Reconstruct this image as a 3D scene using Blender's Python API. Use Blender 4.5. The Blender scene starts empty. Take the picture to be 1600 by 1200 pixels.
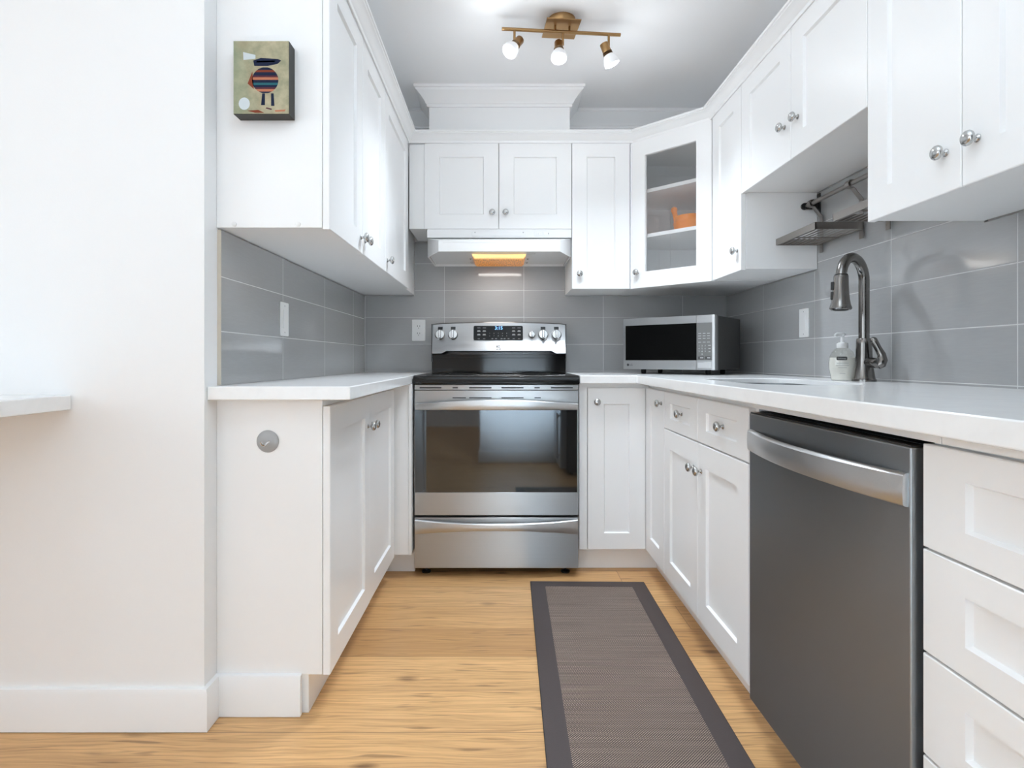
import bpy, bmesh, math, random
from mathutils import Vector, Matrix

random.seed(4)
SC = bpy.context.scene
COL = SC.collection
V = Vector
PI = math.pi

# ------------------------------------------------------------------ camera
cam_data = bpy.data.cameras.new('camera')
cam_data.sensor_width = 36.0
cam_data.lens = 36.0 * 890.0 / 1600.0
cam_data.shift_x = 0.009375
cam_data.shift_y = -0.02375
cam_data.clip_start = 0.02
cam = bpy.data.objects.new('camera', cam_data)
COL.objects.link(cam)
cam.location = (0, 0, 1.0)
cam.rotation_euler = (PI / 2, 0, 0)
SC.camera = cam

# ------------------------------------------------------------------ view, world, room and fill lights
SC.view_settings.view_transform = 'Standard'
SC.view_settings.look = 'None'
SC.view_settings.gamma = 1.0
SC.view_settings.use_curve_mapping = False
SC.view_settings.exposure = 0.16

SC.cycles.diffuse_bounces = 10
SC.cycles.max_bounces = 16

world = bpy.data.worlds.new('world')
SC.world = world
world.use_nodes = True
world.node_tree.nodes['Background'].inputs[0].default_value = (0.95, 0.97, 1.0, 1)
world.node_tree.nodes['Background'].inputs[1].default_value = 0.5


def area_light(name, loc, direction, sx, sy, power, color=(1, 1, 1), spread=PI):
    d = bpy.data.lights.new(name, 'AREA')
    d.shape = 'RECTANGLE'
    d.size, d.size_y = sx, sy
    d.energy = power
    d.color = color
    d.spread = spread
    o = bpy.data.objects.new(name, d)
    COL.objects.link(o)
    o.location = loc
    o.rotation_euler = V(direction).to_track_quat('-Z', 'Y').to_euler()
    return o


def fill_point_light(name, loc, radius, power, color):
    d = bpy.data.lights.new(name, 'POINT')
    d.shadow_soft_size = radius
    d.energy = power
    d.color = color
    o = bpy.data.objects.new(name, d)
    COL.objects.link(o)
    o.location = loc
    return o


LAMP_W = 1.0
SPOT_W = 34.0
COOL = (0.82, 0.925, 1.0)
# daylight through the dining-room window at the far left, then a fill
area_light('window_daylight', (-3.36, -0.75, 1.55), (1, 0.0, -0.02), 2.4, 1.4, 36, (0.77, 0.895, 1.0))
area_light('rear_fill_light', (-1.8, -3.25, 1.2), (0.25, 1, 0.0), 2.4, 2.0, 28, (0.70, 0.86, 1.0))  # added area fill in front of the solid end wall
# added point lights brightening the dining side and kitchen entrance, no fixtures there
fill_point_light('dining_fill_light', (-1.3, -0.3, 2.0), 0.14, 5, COOL)
fill_point_light('entrance_fill_light', (0.10, 0.75, 2.15), 0.11, 3, COOL)


def bounce_fill(name, loc, direction, power, deg):
    d = bpy.data.lights.new(name, 'SPOT')
    d.energy, d.spot_size, d.spot_blend, d.shadow_soft_size, d.color = power, math.radians(deg), 0.8, 0.04, (0.71, 0.87, 1.0)
    o = bpy.data.objects.new(name, d)
    COL.objects.link(o)
    o.location = loc
    o.rotation_euler = V(direction).to_track_quat('-Z', 'Y').to_euler()


# added unseen spots, bounced off the rear wall and the ceiling as fill
bounce_fill('fill_on_rear_wall', (0.12, 0.60, 0.85), (0, -1, -0.16), 215, 75)
bounce_fill('fill_on_ceiling', (0.12, 0.35, 1.25), (0, 0.12, 1), 115, 105)


# ------------------------------------------------------------------ materials
def mat(name, color=(0.8, 0.8, 0.8), rough=0.5, metal=0.0, spec=0.5, coat=0.0, emit=None, estr=0.0):
    m = bpy.data.materials.new(name)
    m.use_nodes = True
    b = m.node_tree.nodes['Principled BSDF']
    b.inputs['Base Color'].default_value = (*color, 1)
    b.inputs['Roughness'].default_value = rough
    b.inputs['Metallic'].default_value = metal
    b.inputs['Specular IOR Level'].default_value = spec
    b.inputs['Coat Weight'].default_value = coat
    if emit:
        b.inputs['Emission Color'].default_value = (*emit, 1)
        b.inputs['Emission Strength'].default_value = estr
    return m


class NT:
    """small helper for node graphs"""

    def __init__(self, m):
        self.t = m.node_tree
        self.b = self.t.nodes['Principled BSDF']

    def n(self, kind, **kw):
        x = self.t.nodes.new(kind)
        for k, v in kw.items():
            setattr(x, k, v)
        return x

    def link(self, a, b):
        self.t.links.new(a, b)

    def math(self, op, a, b=None, c=None):
        x = self.n('ShaderNodeMath', operation=op)
        for i, v in enumerate((a, b, c)):
            if v is None:
                continue
            if isinstance(v, (int, float)):
                x.inputs[i].default_value = v
            else:
                self.link(v, x.inputs[i])
        return x.outputs[0]

    def mix(self, fac, a, b, blend='MIX'):
        x = self.n('ShaderNodeMix', data_type='RGBA', blend_type=blend)
        if isinstance(fac, (int, float)):
            x.inputs['Factor'].default_value = fac
        else:
            self.link(fac, x.inputs['Factor'])
        for k, v in ((6, a), (7, b)):
            if isinstance(v, tuple):
                x.inputs[k].default_value = (*v, 1) if len(v) == 3 else v
            else:
                self.link(v, x.inputs[k])
        return x.outputs[2]

    def pos(self):
        g = self.n('ShaderNodeTexCoord')
        s = self.n('ShaderNodeSeparateXYZ')
        self.link(g.outputs['Object'], s.inputs[0])
        return g.outputs['Object'], s.outputs[0], s.outputs[1], s.outputs[2]

    def mapping(self, vec, scale, loc=(0, 0, 0)):
        x = self.n('ShaderNodeMapping')
        x.inputs['Scale'].default_value = scale
        x.inputs['Location'].default_value = loc
        self.link(vec, x.inputs[0])
        return x.outputs[0]

    def noise(self, vec, scale, detail=3, rough=0.5, dist=0.0):
        x = self.n('ShaderNodeTexNoise')
        x.inputs['Scale'].default_value = scale
        x.inputs['Detail'].default_value = detail
        x.inputs['Roughness'].default_value = rough
        x.inputs['Distortion'].default_value = dist
        self.link(vec, x.inputs['Vector'])
        return x.outputs[0]

    def remap(self, v, a, b, c, d):
        x = self.n('ShaderNodeMapRange')
        x.inputs[1].default_value, x.inputs[2].default_value = a, b
        x.inputs[3].default_value, x.inputs[4].default_value = c, d
        self.link(v, x.inputs[0])
        return x.outputs[0]

    def bump(self, h, strength=0.2, dist=0.002):
        x = self.n('ShaderNodeBump')
        x.inputs['Strength'].default_value = strength
        x.inputs['Distance'].default_value = dist
        self.link(h, x.inputs['Height'])
        self.link(x.outputs[0], self.b.inputs['Normal'])


def m_paint(name, color, rough, bump=0.0, scale=400):
    m = mat(name, color, rough)
    if bump:
        t = NT(m)
        p, x, y, z = t.pos()
        t.bump(t.noise(p, scale, 2), bump, 0.001)
    return m


def m_tile(name, axis, off_u, pitch_u, off_z, pitch_z):
    m = mat(name, (0.3, 0.3, 0.305), 0.09, spec=0.55)
    t = NT(m)
    p, x, y, z = t.pos()
    u = x if axis == 'x' else y

    def joint(c, off, pitch):
        f = t.math('FRACT', t.math('DIVIDE', t.math('SUBTRACT', c, off), pitch))
        d = t.math('MULTIPLY', t.math('MINIMUM', f, t.math('SUBTRACT', 1.0, f)), pitch)
        return d, t.math('FLOOR', t.math('DIVIDE', t.math('SUBTRACT', c, off), pitch))
    du, iu = joint(u, off_u, pitch_u)
    dz, iz = joint(z, off_z, pitch_z)
    d = t.math('MINIMUM', du, dz)
    g = t.remap(d, 0.0010, 0.0016, 1.0, 0.0)
    wn = t.n('ShaderNodeTexWhiteNoise', noise_dimensions='2D')
    cb = t.n('ShaderNodeCombineXYZ')
    t.link(iu, cb.inputs[0])
    t.link(iz, cb.inputs[1])
    t.link(cb.outputs[0], wn.inputs[0])
    tone = t.mix(wn.outputs[0], (0.36, 0.36, 0.36), (0.39, 0.39, 0.39))
    st = t.noise(t.mapping(p, (3, 3, 40)), 6, 4, 0.6)
    tone = t.mix(t.remap(st, 0.4, 0.75, 0, 0.25), tone, (0.44, 0.44, 0.44))
    t.link(t.mix(g, tone, (0.62, 0.62, 0.62)), t.b.inputs['Base Color'])
    t.link(t.remap(g, 0, 1, 0.10, 0.6), t.b.inputs['Roughness'])
    h = t.math('ADD', t.remap(d, 0.0008, 0.004, 0, 1), t.math('MULTIPLY', t.noise(p, 5, 2), 1.2))
    t.bump(h, 0.25, 0.0015)
    return m


def m_floor():
    m = mat('oak_planks', (0.6, 0.4, 0.2), 0.38, spec=0.4)
    t = NT(m)
    p, x, y, z = t.pos()
    W = 0.1955
    ry = t.math('DIVIDE', t.math('SUBTRACT', y, 1.528 - 10 * W), W)
    row = t.math('FLOOR', ry)
    fr = t.math('FRACT', ry)
    dy = t.math('MULTIPLY', t.math('MINIMUM', fr, t.math('SUBTRACT', 1.0, fr)), W)
    w1 = t.n('ShaderNodeTexWhiteNoise', noise_dimensions='1D')
    t.link(row, w1.inputs['W'])
    L = 2.4
    rx = t.math('DIVIDE', t.math('ADD', x, t.math('ADD', w1.outputs[0], 0.9)), L)
    pl = t.math('FLOOR', rx)
    fx = t.math('FRACT', rx)
    dx = t.math('MULTIPLY', t.math('MINIMUM', fx, t.math('SUBTRACT', 1.0, fx)), L)
    cb = t.n('ShaderNodeCombineXYZ')
    t.link(row, cb.inputs[0])
    t.link(pl, cb.inputs[1])
    w2 = t.n('ShaderNodeTexWhiteNoise', noise_dimensions='2D')
    t.link(cb.outputs[0], w2.inputs[0])
    r = t.n('ShaderNodeValToRGB')
    r.color_ramp.elements[0].color = (0.43, 0.222, 0.082, 1)
    r.color_ramp.elements[1].color = (0.80, 0.49, 0.225, 1)
    e = r.color_ramp.elements.new(0.45)
    e.color = (0.68, 0.395, 0.17, 1)
    rt = t.n('ShaderNodeValToRGB')
    rt.color_ramp.interpolation = 'CONSTANT'
    tones = {0: 0.5, 8: 0.6, 9: 0.72, 10: 0.78, 11: 0.85, 12: 0.10, 13: 0.36, 14: 0.78, 15: 0.30, 16: 0.5}
    for k_, v_ in tones.items():
        el = rt.color_ramp.elements[0] if k_ == 0 else rt.color_ramp.elements.new((k_ - 0.5) / 20.0)
        el.color = (v_, v_, v_, 1)
    rt.color_ramp.elements[-1].color = (0.6, 0.6, 0.6, 1)
    t.link(t.math('DIVIDE', row, 20.0), rt.inputs[0])
    tone = t.math('ADD', t.math('MULTIPLY', rt.outputs[0], 0.8), t.math('MULTIPLY', w2.outputs[0], 0.2))
    t.link(tone, r.inputs[0])
    # grain coordinates, shifted per plank
    c2 = t.n('ShaderNodeCombineXYZ')
    t.link(t.math('ADD', x, t.math('MULTIPLY', w2.outputs[0], 37.0)), c2.inputs[0])
    t.link(t.math('ADD', y, t.math('MULTIPLY', row, 3.7)), c2.inputs[1])
    warp = t.noise(t.mapping(c2.outputs[0], (1.6, 7, 1)), 1.6, 2, 0.5)
    c3 = t.n('ShaderNodeCombineXYZ')
    s2 = t.n('ShaderNodeSeparateXYZ')
    t.link(c2.outputs[0], s2.inputs[0])
    t.link(s2.outputs[0], c3.inputs[0])
    t.link(t.math('ADD', s2.outputs[1], t.math('MULTIPLY', warp, 0.05)), c3.inputs[1])
    fine = t.noise(t.mapping(c3.outputs[0], (4, 150, 1)), 1.0, 4, 0.62)
    broad = t.noise(t.mapping(c3.outputs[0], (1.1, 16, 1)), 1.0, 3, 0.6)
    wv = t.n('ShaderNodeTexWave', wave_type='BANDS', bands_direction='Y')
    wv.inputs['Scale'].default_value = 14
    wv.inputs['Distortion'].default_value = 7
    wv.inputs['Detail'].default_value = 2
    wv.inputs['Detail Scale'].default_value = 0.7
    t.link(t.mapping(c3.outputs[0], (0.22, 1, 1)), wv.inputs['Vector'])
    col = t.mix(t.remap(fine, 0.45, 0.68, 0, 0.72), r.outputs[0], (0.36, 0.19, 0.075))
    col = t.mix(t.remap(broad, 0.42, 0.7, 0, 0.40), col, (0.42, 0.23, 0.10))
    col = t.mix(t.remap(wv.outputs['Fac'], 0.6, 1.0, 0, 0.16), col, (0.40, 0.22, 0.095))
    vo = t.n('ShaderNodeTexVoronoi', feature='F1', voronoi_dimensions='2D')
    vo.inputs['Scale'].default_value = 2.6
    vo.inputs['Randomness'].default_value = 1.0
    t.link(t.mapping(c3.outputs[0], (0.75, 2.2, 1)), vo.inputs['Vector'])
    kn = t.remap(vo.outputs['Distance'], 0.022, 0.085, 1, 0)
    sc_ = t.n('ShaderNodeSeparateColor')
    t.link(vo.outputs['Color'], sc_.inputs[0])
    kn = t.math('MULTIPLY', kn, t.remap(sc_.outputs[0], 0.45, 0.95, 0, 1))
    kn = t.math('MULTIPLY', kn, t.remap(fine, 0.3, 0.55, 0.45, 1))
    col = t.mix(t.math('MULTIPLY', kn, 0.85), col, (0.10, 0.045, 0.02))
    cr = t.noise(t.mapping(c3.outputs[0], (5, 60, 1), (3, 1, 0)), 1.0, 2, 0.5)
    col = t.mix(t.remap(cr, 0.63, 0.71, 0, 0.6), col, (0.16, 0.08, 0.035))
    seam = t.remap(t.math('MINIMUM', dy, dx), 0.0006, 0.0016, 0.75, 0)
    col = t.mix(seam, col, (0.16, 0.08, 0.035))
    t.link(col, t.b.inputs['Base Color'])
    t.bump(t.math('SUBTRACT', t.math('MULTIPLY', fine, 0.4), seam), 0.15, 0.001)
    t.link(t.remap(fine, 0.3, 0.7, 0.34, 0.46), t.b.inputs['Roughness'])
    return m


def m_steel(name, color, rough, stretch=(2, 400, 400), var=0.05, bump=0.03, aniso=0.0):
    m = mat(name, color, rough, metal=1.0)
    t = NT(m)
    if aniso:
        # brushed along the horizontal: reflections smear vertically
        tg = t.n('ShaderNodeTangent', direction_type='RADIAL', axis='Z')
        t.link(tg.outputs[0], t.b.inputs['Tangent'])
        t.b.inputs['Anisotropic'].default_value = aniso
        t.b.inputs['Anisotropic Rotation'].default_value = 0.25
    p, x, y, z = t.pos()
    f = t.noise(t.mapping(p, stretch), 1.0, 3, 0.6)
    t.link(t.remap(f, 0.3, 0.7, rough - var, rough + var), t.b.inputs['Roughness'])
    c = tuple(min(1, q * 1.06) for q in color)
    t.link(t.mix(f, tuple(q * 0.94 for q in color), c), t.b.inputs['Base Color'])
    t.bump(f, bump, 0.0005)
    return m


def m_quartz():
    m = mat('white_quartz', (0.84, 0.84, 0.83), 0.16)
    t = NT(m)
    p, x, y, z = t.pos()
    f = t.noise(p, 22, 5, 0.6)
    g = t.noise(p, 5, 4, 0.6, 1.5)
    c = t.mix(t.remap(f, 0.45, 0.72, 0, 0.35), (0.86, 0.86, 0.855), (0.77, 0.77, 0.765))
    c = t.mix(t.remap(g, 0.55, 0.75, 0, 0.35), c, (0.78, 0.78, 0.78))
    t.link(c, t.b.inputs['Base Color'])
    return m


def m_weave():
    m = mat('woven_vinyl', (0.2, 0.16, 0.15), 0.75)
    t = NT(m)
    p, x, y, z = t.pos()
    P_ = 0.0072

    def tri(c, ph=0.0):
        return t.math('SINE', t.math('ADD', t.math('MULTIPLY', c, 2 * PI / P_), ph))
    row = t.math('FLOOR', t.math('DIVIDE', y, P_ / 2))
    sh = t.math('MULTIPLY', t.math('MODULO', row, 2.0), PI)
    sx = t.math('SINE', t.math('ADD', t.math('MULTIPLY', x, 2 * PI / P_), sh))
    sy = t.math('ABSOLUTE', t.math('SINE', t.math('MULTIPLY', y, 2 * PI / P_)))
    w = t.math('MULTIPLY', sx, sy)
    streak = t.remap(t.noise(t.mapping(p, (2.0, 170, 1)), 1.0, 4, 0.65), 0.32, 0.68, 0, 1)
    base = t.mix(streak, (0.040, 0.027, 0.025), (0.085, 0.058, 0.052))
    lite = t.mix(streak, (0.34, 0.255, 0.20), (0.62, 0.49, 0.39))
    t.link(t.mix(t.remap(w, 0.12, 0.50, 0, 1), base, lite), t.b.inputs['Base Color'])
    t.bump(w, 0.35, 0.001)
    return m


def m_amber():
    m = mat('amber_lens', (0.22, 0.08, 0.006), 0.3, emit=(1, 0.55, 0.08), estr=1.0)
    t = NT(m)
    p, x, y, z = t.pos()
    f = t.noise(t.mapping(p, (190, 20, 10)), 1.0, 2, 0.5)
    g = t.remap(y, -0.085, -0.03, 1.0, 0.0)      # the bulb sits at the front of the lens
    col = t.mix(t.remap(f, 0.35, 0.65, 0, 1), (0.26, 0.072, 0.002), (0.80, 0.31, 0.015))
    col = t.mix(t.math('MULTIPLY', g, 0.8), col, (1.0, 0.80, 0.35))
    t.link(col, t.b.inputs['Emission Color'])
    t.link(t.remap(g, 0, 1, 0.62, 1.25), t.b.inputs['Emission Strength'])
    return m


M = {}
M['cab'] = m_paint('white_cabinet_lacquer', (0.87, 0.87, 0.87), 0.32)
M['cab_in'] = m_paint('cabinet_interior', (0.93, 0.93, 0.925), 0.45)
M['wall'] = m_paint('white_wall_paint', (0.85, 0.85, 0.85), 0.6, 0.12, 260)
M['ceil'] = m_paint('ceiling_paint', (0.88, 0.88, 0.885), 0.8, 0.08, 200)
M['trim'] = m_paint('white_trim_paint', (0.86, 0.86, 0.86), 0.35)
M['quartz'] = m_quartz()
M['floor'] = m_floor()
M['tile_back'] = m_tile('grey_gloss_tile_back', 'x', -0.334, 0.4575, 0.9335, 0.155)
M['tile_left'] = m_tile('grey_gloss_tile_left', 'y', 2.066, 0.487, 0.925, 0.155)
M['tile_right'] = m_tile('grey_gloss_tile_right', 'y', 1.892, 0.464, 0.9335, 0.155)
M['tile_edge'] = mat('beige_tile_edge', (0.56, 0.50, 0.42), 0.6)
M['steel'] = m_steel('brushed_stainless', (0.41, 0.415, 0.42), 0.33, aniso=0.85)
M['steel_dark'] = m_steel('dark_stainless', (0.33, 0.345, 0.36), 0.36, aniso=0.85)
M['steel_handle'] = m_steel('handle_stainless', (0.55, 0.555, 0.56), 0.36, aniso=0.6)
M['nickel'] = mat('satin_nickel', (0.52, 0.52, 0.515), 0.22, metal=1.0)
M['gunmetal'] = m_steel('brushed_gunmetal', (0.22, 0.21, 0.20), 0.20, (300, 300, 3))
M['rack'] = m_steel('dark_brushed_rack_steel', (0.30, 0.275, 0.255), 0.32, (300, 4, 300))
M['black_glass'] = mat('black_ceramic_glass', (0.006, 0.006, 0.006), 0.06, spec=0.4)
M['display_glass'] = mat('display_glass', (0.006, 0.006, 0.006), 0.25, spec=0.2)
M['oven_glass'] = mat('oven_window_glass', (0.012, 0.0115, 0.011), 0.04, spec=1.0, coat=0.8)
M['oven_glass'].node_tree.nodes['Principled BSDF'].inputs['Specular Tint'].default_value = (0.78, 0.88, 0.98, 1)
M['black'] = mat('black_enamel', (0.012, 0.012, 0.012), 0.3)
M['black_matte'] = mat('black_plastic', (0.01, 0.01, 0.01), 0.6)
M['mw_side'] = mat('dark_grey_enamel', (0.045, 0.044, 0.042), 0.35)
M['mw_panel'] = mat('grey_control_plastic', (0.14, 0.14, 0.135), 0.35)
M['mw_glass'] = mat('black_door_glass', (0.0015, 0.0015, 0.0015), 0.25, spec=0.1)
M['white_plastic'] = mat('white_plastic', (0.82, 0.82, 0.815), 0.3)
M['hood'] = mat('white_hood_enamel', (0.82, 0.82, 0.82), 0.25)
M['grey_print'] = mat('grey_print', (0.45, 0.45, 0.45), 0.6)
M['white_print'] = mat('white_print', (0.52, 0.52, 0.52), 0.6)
M['dark_print'] = mat('dark_print', (0.03, 0.03, 0.03), 0.5)
M['brass'] = mat('antique_brass', (0.38, 0.225, 0.10), 0.30, metal=1.0)
M['brass_dark'] = mat('dark_bronze_ring', (0.16, 0.10, 0.055), 0.35, metal=1.0)
M['frost'] = mat('frosted_lamp_glass', (0.62, 0.63, 0.65), 0.4, emit=(1, 0.99, 0.97), estr=0.22)
M['bulb'] = mat('lit_lamp_face', (1, 1, 1), 0.4, emit=(1, 0.98, 0.95), estr=9.0)
M['amber'] = m_amber()
M['orange'] = mat('orange_glazed_ceramic', (1.0, 0.29, 0.0), 0.3, spec=0.35)
M['rug_border'] = m_paint('dark_taupe_rug_binding', (0.060, 0.044, 0.043), 0.55, 0.3, 300)
M['weave'] = m_weave()
M['clock'] = mat('blue_clock_digits', (0.1, 0.3, 0.9), 0.4, emit=(0.20, 0.48, 1.0), estr=2.2)
M['soap'] = mat('white_liquid_soap', (0.93, 0.915, 0.885), 0.25)
M['chrome'] = mat('polished_metal', (0.7, 0.7, 0.7), 0.12, metal=1.0)
M['hook_disc'] = mat('grey_translucent_disc', (0.36, 0.36, 0.36), 0.3)

gl = mat('clear_glass', (1, 1, 1), 0.02)
gl.node_tree.nodes['Principled BSDF'].inputs['Transmission Weight'].default_value = 1.0
gl.node_tree.nodes['Principled BSDF'].inputs['IOR'].default_value = 1.45


def thin_glass(name, tint, f0=0.04):
    """thin pane: mostly transparent with a fresnel reflection"""
    m = bpy.data.materials.new(name)
    m.use_nodes = True
    t = m.node_tree
    t.nodes.remove(t.nodes['Principled BSDF'])
    out = t.nodes['Material Output']
    tr = t.nodes.new('ShaderNodeBsdfTransparent')
    tr.inputs[0].default_value = (*tint, 1)
    gs = t.nodes.new('ShaderNodeBsdfGlossy')
    gs.inputs['Roughness'].default_value = 0.02
    lw = t.nodes.new('ShaderNodeLayerWeight')
    lw.inputs[0].default_value = 0.5
    pw = t.nodes.new('ShaderNodeMath')
    pw.operation = 'POWER'
    pw.inputs[1].default_value = 5.0
    t.links.new(lw.outputs['Facing'], pw.inputs[0])
    ma = t.nodes.new('ShaderNodeMath')
    ma.operation = 'MULTIPLY_ADD'
    ma.inputs[1].default_value = 1.0 - f0
    ma.inputs[2].default_value = f0
    t.links.new(pw.outputs[0], ma.inputs[0])
    mx = t.nodes.new('ShaderNodeMixShader')
    t.links.new(ma.outputs[0], mx.inputs[0])
    t.links.new(tr.outputs[0], mx.inputs[1])
    t.links.new(gs.outputs[0], mx.inputs[2])
    t.links.new(mx.outputs[0], out.inputs[0])
    return m


M['pane'] = thin_glass('cabinet_pane_glass', (0.99, 0.99, 0.99), 0.09)
M['bottle'] = thin_glass('clear_bottle_plastic', (0.90, 0.90, 0.875), 0.06)


# ------------------------------------------------------------------ mesh builder
class MB:
    def __init__(self):
        self.v, self.f, self.mi, self.cur = [], [], [], 0

    def face(self, idx):
        self.f.append(tuple(idx))
        self.mi.append(self.cur)

    def vert(self, p):
        self.v.append(V(p))
        return len(self.v) - 1

    def box(self, x0, x1, y0, y1, z0, z1):
        b = len(self.v)
        for z in (z0, z1):
            for (x, y) in ((x0, y0), (x1, y0), (x1, y1), (x0, y1)):
                self.vert((x, y, z))
        for q in ((3, 2, 1, 0), (4, 5, 6, 7), (0, 1, 5, 4), (1, 2, 6, 5), (2, 3, 7, 6), (3, 0, 4, 7)):
            self.face([b + i for i in q])
        return self

    def obox(self, o, a, b_, c):
        """box from corner o with edge vectors a, b_, c"""
        o, a, b_, c = V(o), V(a), V(b_), V(c)
        b = len(self.v)
        for k in (V((0, 0, 0)), c):
            for q in (V((0, 0, 0)), a, a + b_, b_):
                self.vert(o + q + k)
        for q in ((3, 2, 1, 0), (4, 5, 6, 7), (0, 1, 5, 4), (1, 2, 6, 5), (2, 3, 7, 6), (3, 0, 4, 7)):
            self.face([b + i for i in q])
        return self

    def prism(self, poly, ext):
        """3-D polygon extruded along ext"""
        n = len(poly)
        b = len(self.v)
        for p in poly:
            self.vert(p)
        for p in poly:
            self.vert(V(p) + V(ext))
        self.face([b + i for i in range(n)][::-1])
        self.face([b + n + i for i in range(n)])
        for i in range(n):
            j = (i + 1) % n
            self.face((b + i, b + j, b + n + j, b + n + i))
        return self

    def loft(self, rings, cap0=True, cap1=True, closed=True):
        n = len(rings[0])
        b = len(self.v)
        for r in rings:
            for p in r:
                self.vert(p)
        for k in range(len(rings) - 1):
            for i in range(n if closed else n - 1):
                j = (i + 1) % n
                self.face((b + k * n + i, b + k * n + j, b + (k + 1) * n + j, b + (k + 1) * n + i))
        if cap0:
            self.face([b + i for i in range(n)][::-1])
        if cap1:
            self.face([b + (len(rings) - 1) * n + i for i in range(n)])
        return self

    def lathe(self, o, axis, prof, seg=24, s=(1, 1), xdir=None):
        """prof: (radius, distance along axis)"""
        o, ax = V(o), V(axis).normalized()
        if xdir is None:
            xdir = V((0, 0, 1)) if abs(ax.z) < 0.9 else V((1, 0, 0))
        e1 = (V(xdir) - ax * V(xdir).dot(ax)).normalized()
        e2 = ax.cross(e1)
        rings = []
        for r, h in prof:
            r = max(r, 0.00005)
            rings.append([o + ax * h + e1 * (r * s[0] * math.cos(2 * PI * i / seg)) + e2 * (r * s[1] * math.sin(2 * PI * i / seg)) for i in range(seg)])
        return self.loft(rings)

    def tube(self, path, rad, seg=12):
        path = [V(p) for p in path]
        rads = rad if isinstance(rad, (list, tuple)) else [rad] * len(path)
        rings = []
        e1 = None
        for i, p in enumerate(path):
            d = (path[min(i + 1, len(path) - 1)] - path[max(i - 1, 0)]).normalized()
            if e1 is None:
                ref = V((0, 0, 1)) if abs(d.z) < 0.9 else V((1, 0, 0))
                e1 = (ref - d * ref.dot(d)).normalized()
            else:
                e1 = (e1 - d * e1.dot(d)).normalized()
            e2 = d.cross(e1)
            rings.append([p + e1 * (rads[i] * math.cos(2 * PI * k / seg)) + e2 * (rads[i] * math.sin(2 * PI * k / seg)) for k in range(seg)])
        return self.loft(rings)

    def sweep(self, path, prof, z0=0.0):
        """mitred moulding along a 2-D polyline; prof: (offset to the right of travel, height)"""
        n = len(path)
        pts = [V((p[0], p[1])) for p in path]
        rings = []
        for i in range(n):
            def nrm(a, b):
                d = (b - a).normalized()
                return V((d.y, -d.x))
            if i == 0:
                m = nrm(pts[0], pts[1])
            elif i == n - 1:
                m = nrm(pts[-2], pts[-1])
            else:
                a, b = nrm(pts[i - 1], pts[i]), nrm(pts[i], pts[i + 1])
                m = (a + b) / (1 + a.dot(b))
            rings.append([V((pts[i].x + m.x * o, pts[i].y + m.y * o, z0 + h)) for o, h in prof])
        return self.loft(rings)

    def build(self, name, material, parent=None, bevel=0.0, seg=2, local=False, angle=35):
        me = bpy.data.meshes.new(name)
        verts = self.v
        if parent is not None and not local:
            inv = root_matrix(parent).inverted()
            verts = [inv @ p for p in verts]
        me.from_pydata([tuple(p) for p in verts], [], self.f)
        mats = material if isinstance(material, (list, tuple)) else [material]
        for mm in mats:
            me.materials.append(mm)
        bm = bmesh.new()
        bm.from_mesh(me)
        if len(mats) > 1:
            bm.faces.ensure_lookup_table()
            for i, f in enumerate(bm.faces):
                f.material_index = self.mi[i]
        bmesh.ops.recalc_face_normals(bm, faces=bm.faces)
        for f in bm.faces:
            f.smooth = True
        bm.to_mesh(me)
        bm.free()
        me.set_sharp_from_angle(angle=math.radians(angle))
        o = bpy.data.objects.new(name, me)
        COL.objects.link(o)
        if parent is not None:
            o.parent = parent
        if bevel:
            md = o.modifiers.new('bevel', 'BEVEL')
            md.width = bevel
            md.segments = seg
            md.limit_method = 'ANGLE'
            md.angle_limit = math.radians(40)
            md.harden_normals = False
        return o


ROOT = {}


def root_matrix(o):
    while o.parent is not None:
        o = o.parent
    return ROOT.get(o.name, Matrix.Identity(4))


def tag(o, label=None, cat=None, group=None, kind=None):
    if label:
        o['label'] = label
    if cat:
        o['category'] = cat
    if group:
        o['group'] = group
    if kind:
        o['kind'] = kind
    return o


def thing(name, label, cat, loc, rz=0.0, group=None):
    o = bpy.data.objects.new(name, None)
    COL.objects.link(o)
    o.empty_display_size = 0.1
    o.location = loc
    o.rotation_euler = (0, 0, rz)
    ROOT[o.name] = Matrix.Translation(V(loc)) @ Matrix.Rotation(rz, 4, 'Z')
    return tag(o, label, cat, group)


def struct(name, mb, m, label, cat, bevel=0.0):
    o = mb.build(name, m, None, bevel)
    return tag(o, label, cat, None, 'structure')


def box(*a):
    return MB().box(*a)


def text(name, body, size, o, u, v, material, parent, depth=0.0004, align='CENTER', local=False):
    """lettering turned into a mesh; o centre, u reading direction, v up"""
    cu = bpy.data.curves.new(name, 'FONT')
    cu.body = body
    cu.size = size
    cu.extrude = depth
    cu.align_x = align
    cu.align_y = 'CENTER'
    cu.resolution_u = 3
    tmp = bpy.data.objects.new(name, cu)
    COL.objects.link(tmp)
    dg = bpy.context.evaluated_depsgraph_get()
    me = bpy.data.meshes.new_from_object(tmp.evaluated_get(dg))
    bpy.data.objects.remove(tmp)
    u, v = V(u).normalized(), V(v).normalized()
    w = u.cross(v)
    mx = Matrix(((u.x, v.x, w.x, o[0]), (u.y, v.y, w.y, o[1]), (u.z, v.z, w.z, o[2]), (0, 0, 0, 1)))
    if not local:
        mx = root_matrix(parent).inverted() @ mx
    me.transform(mx)
    me.materials.clear()
    me.materials.append(material)
    ob = bpy.data.objects.new(name, me)
    COL.objects.link(ob)
    ob.parent = parent
    return ob


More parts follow.
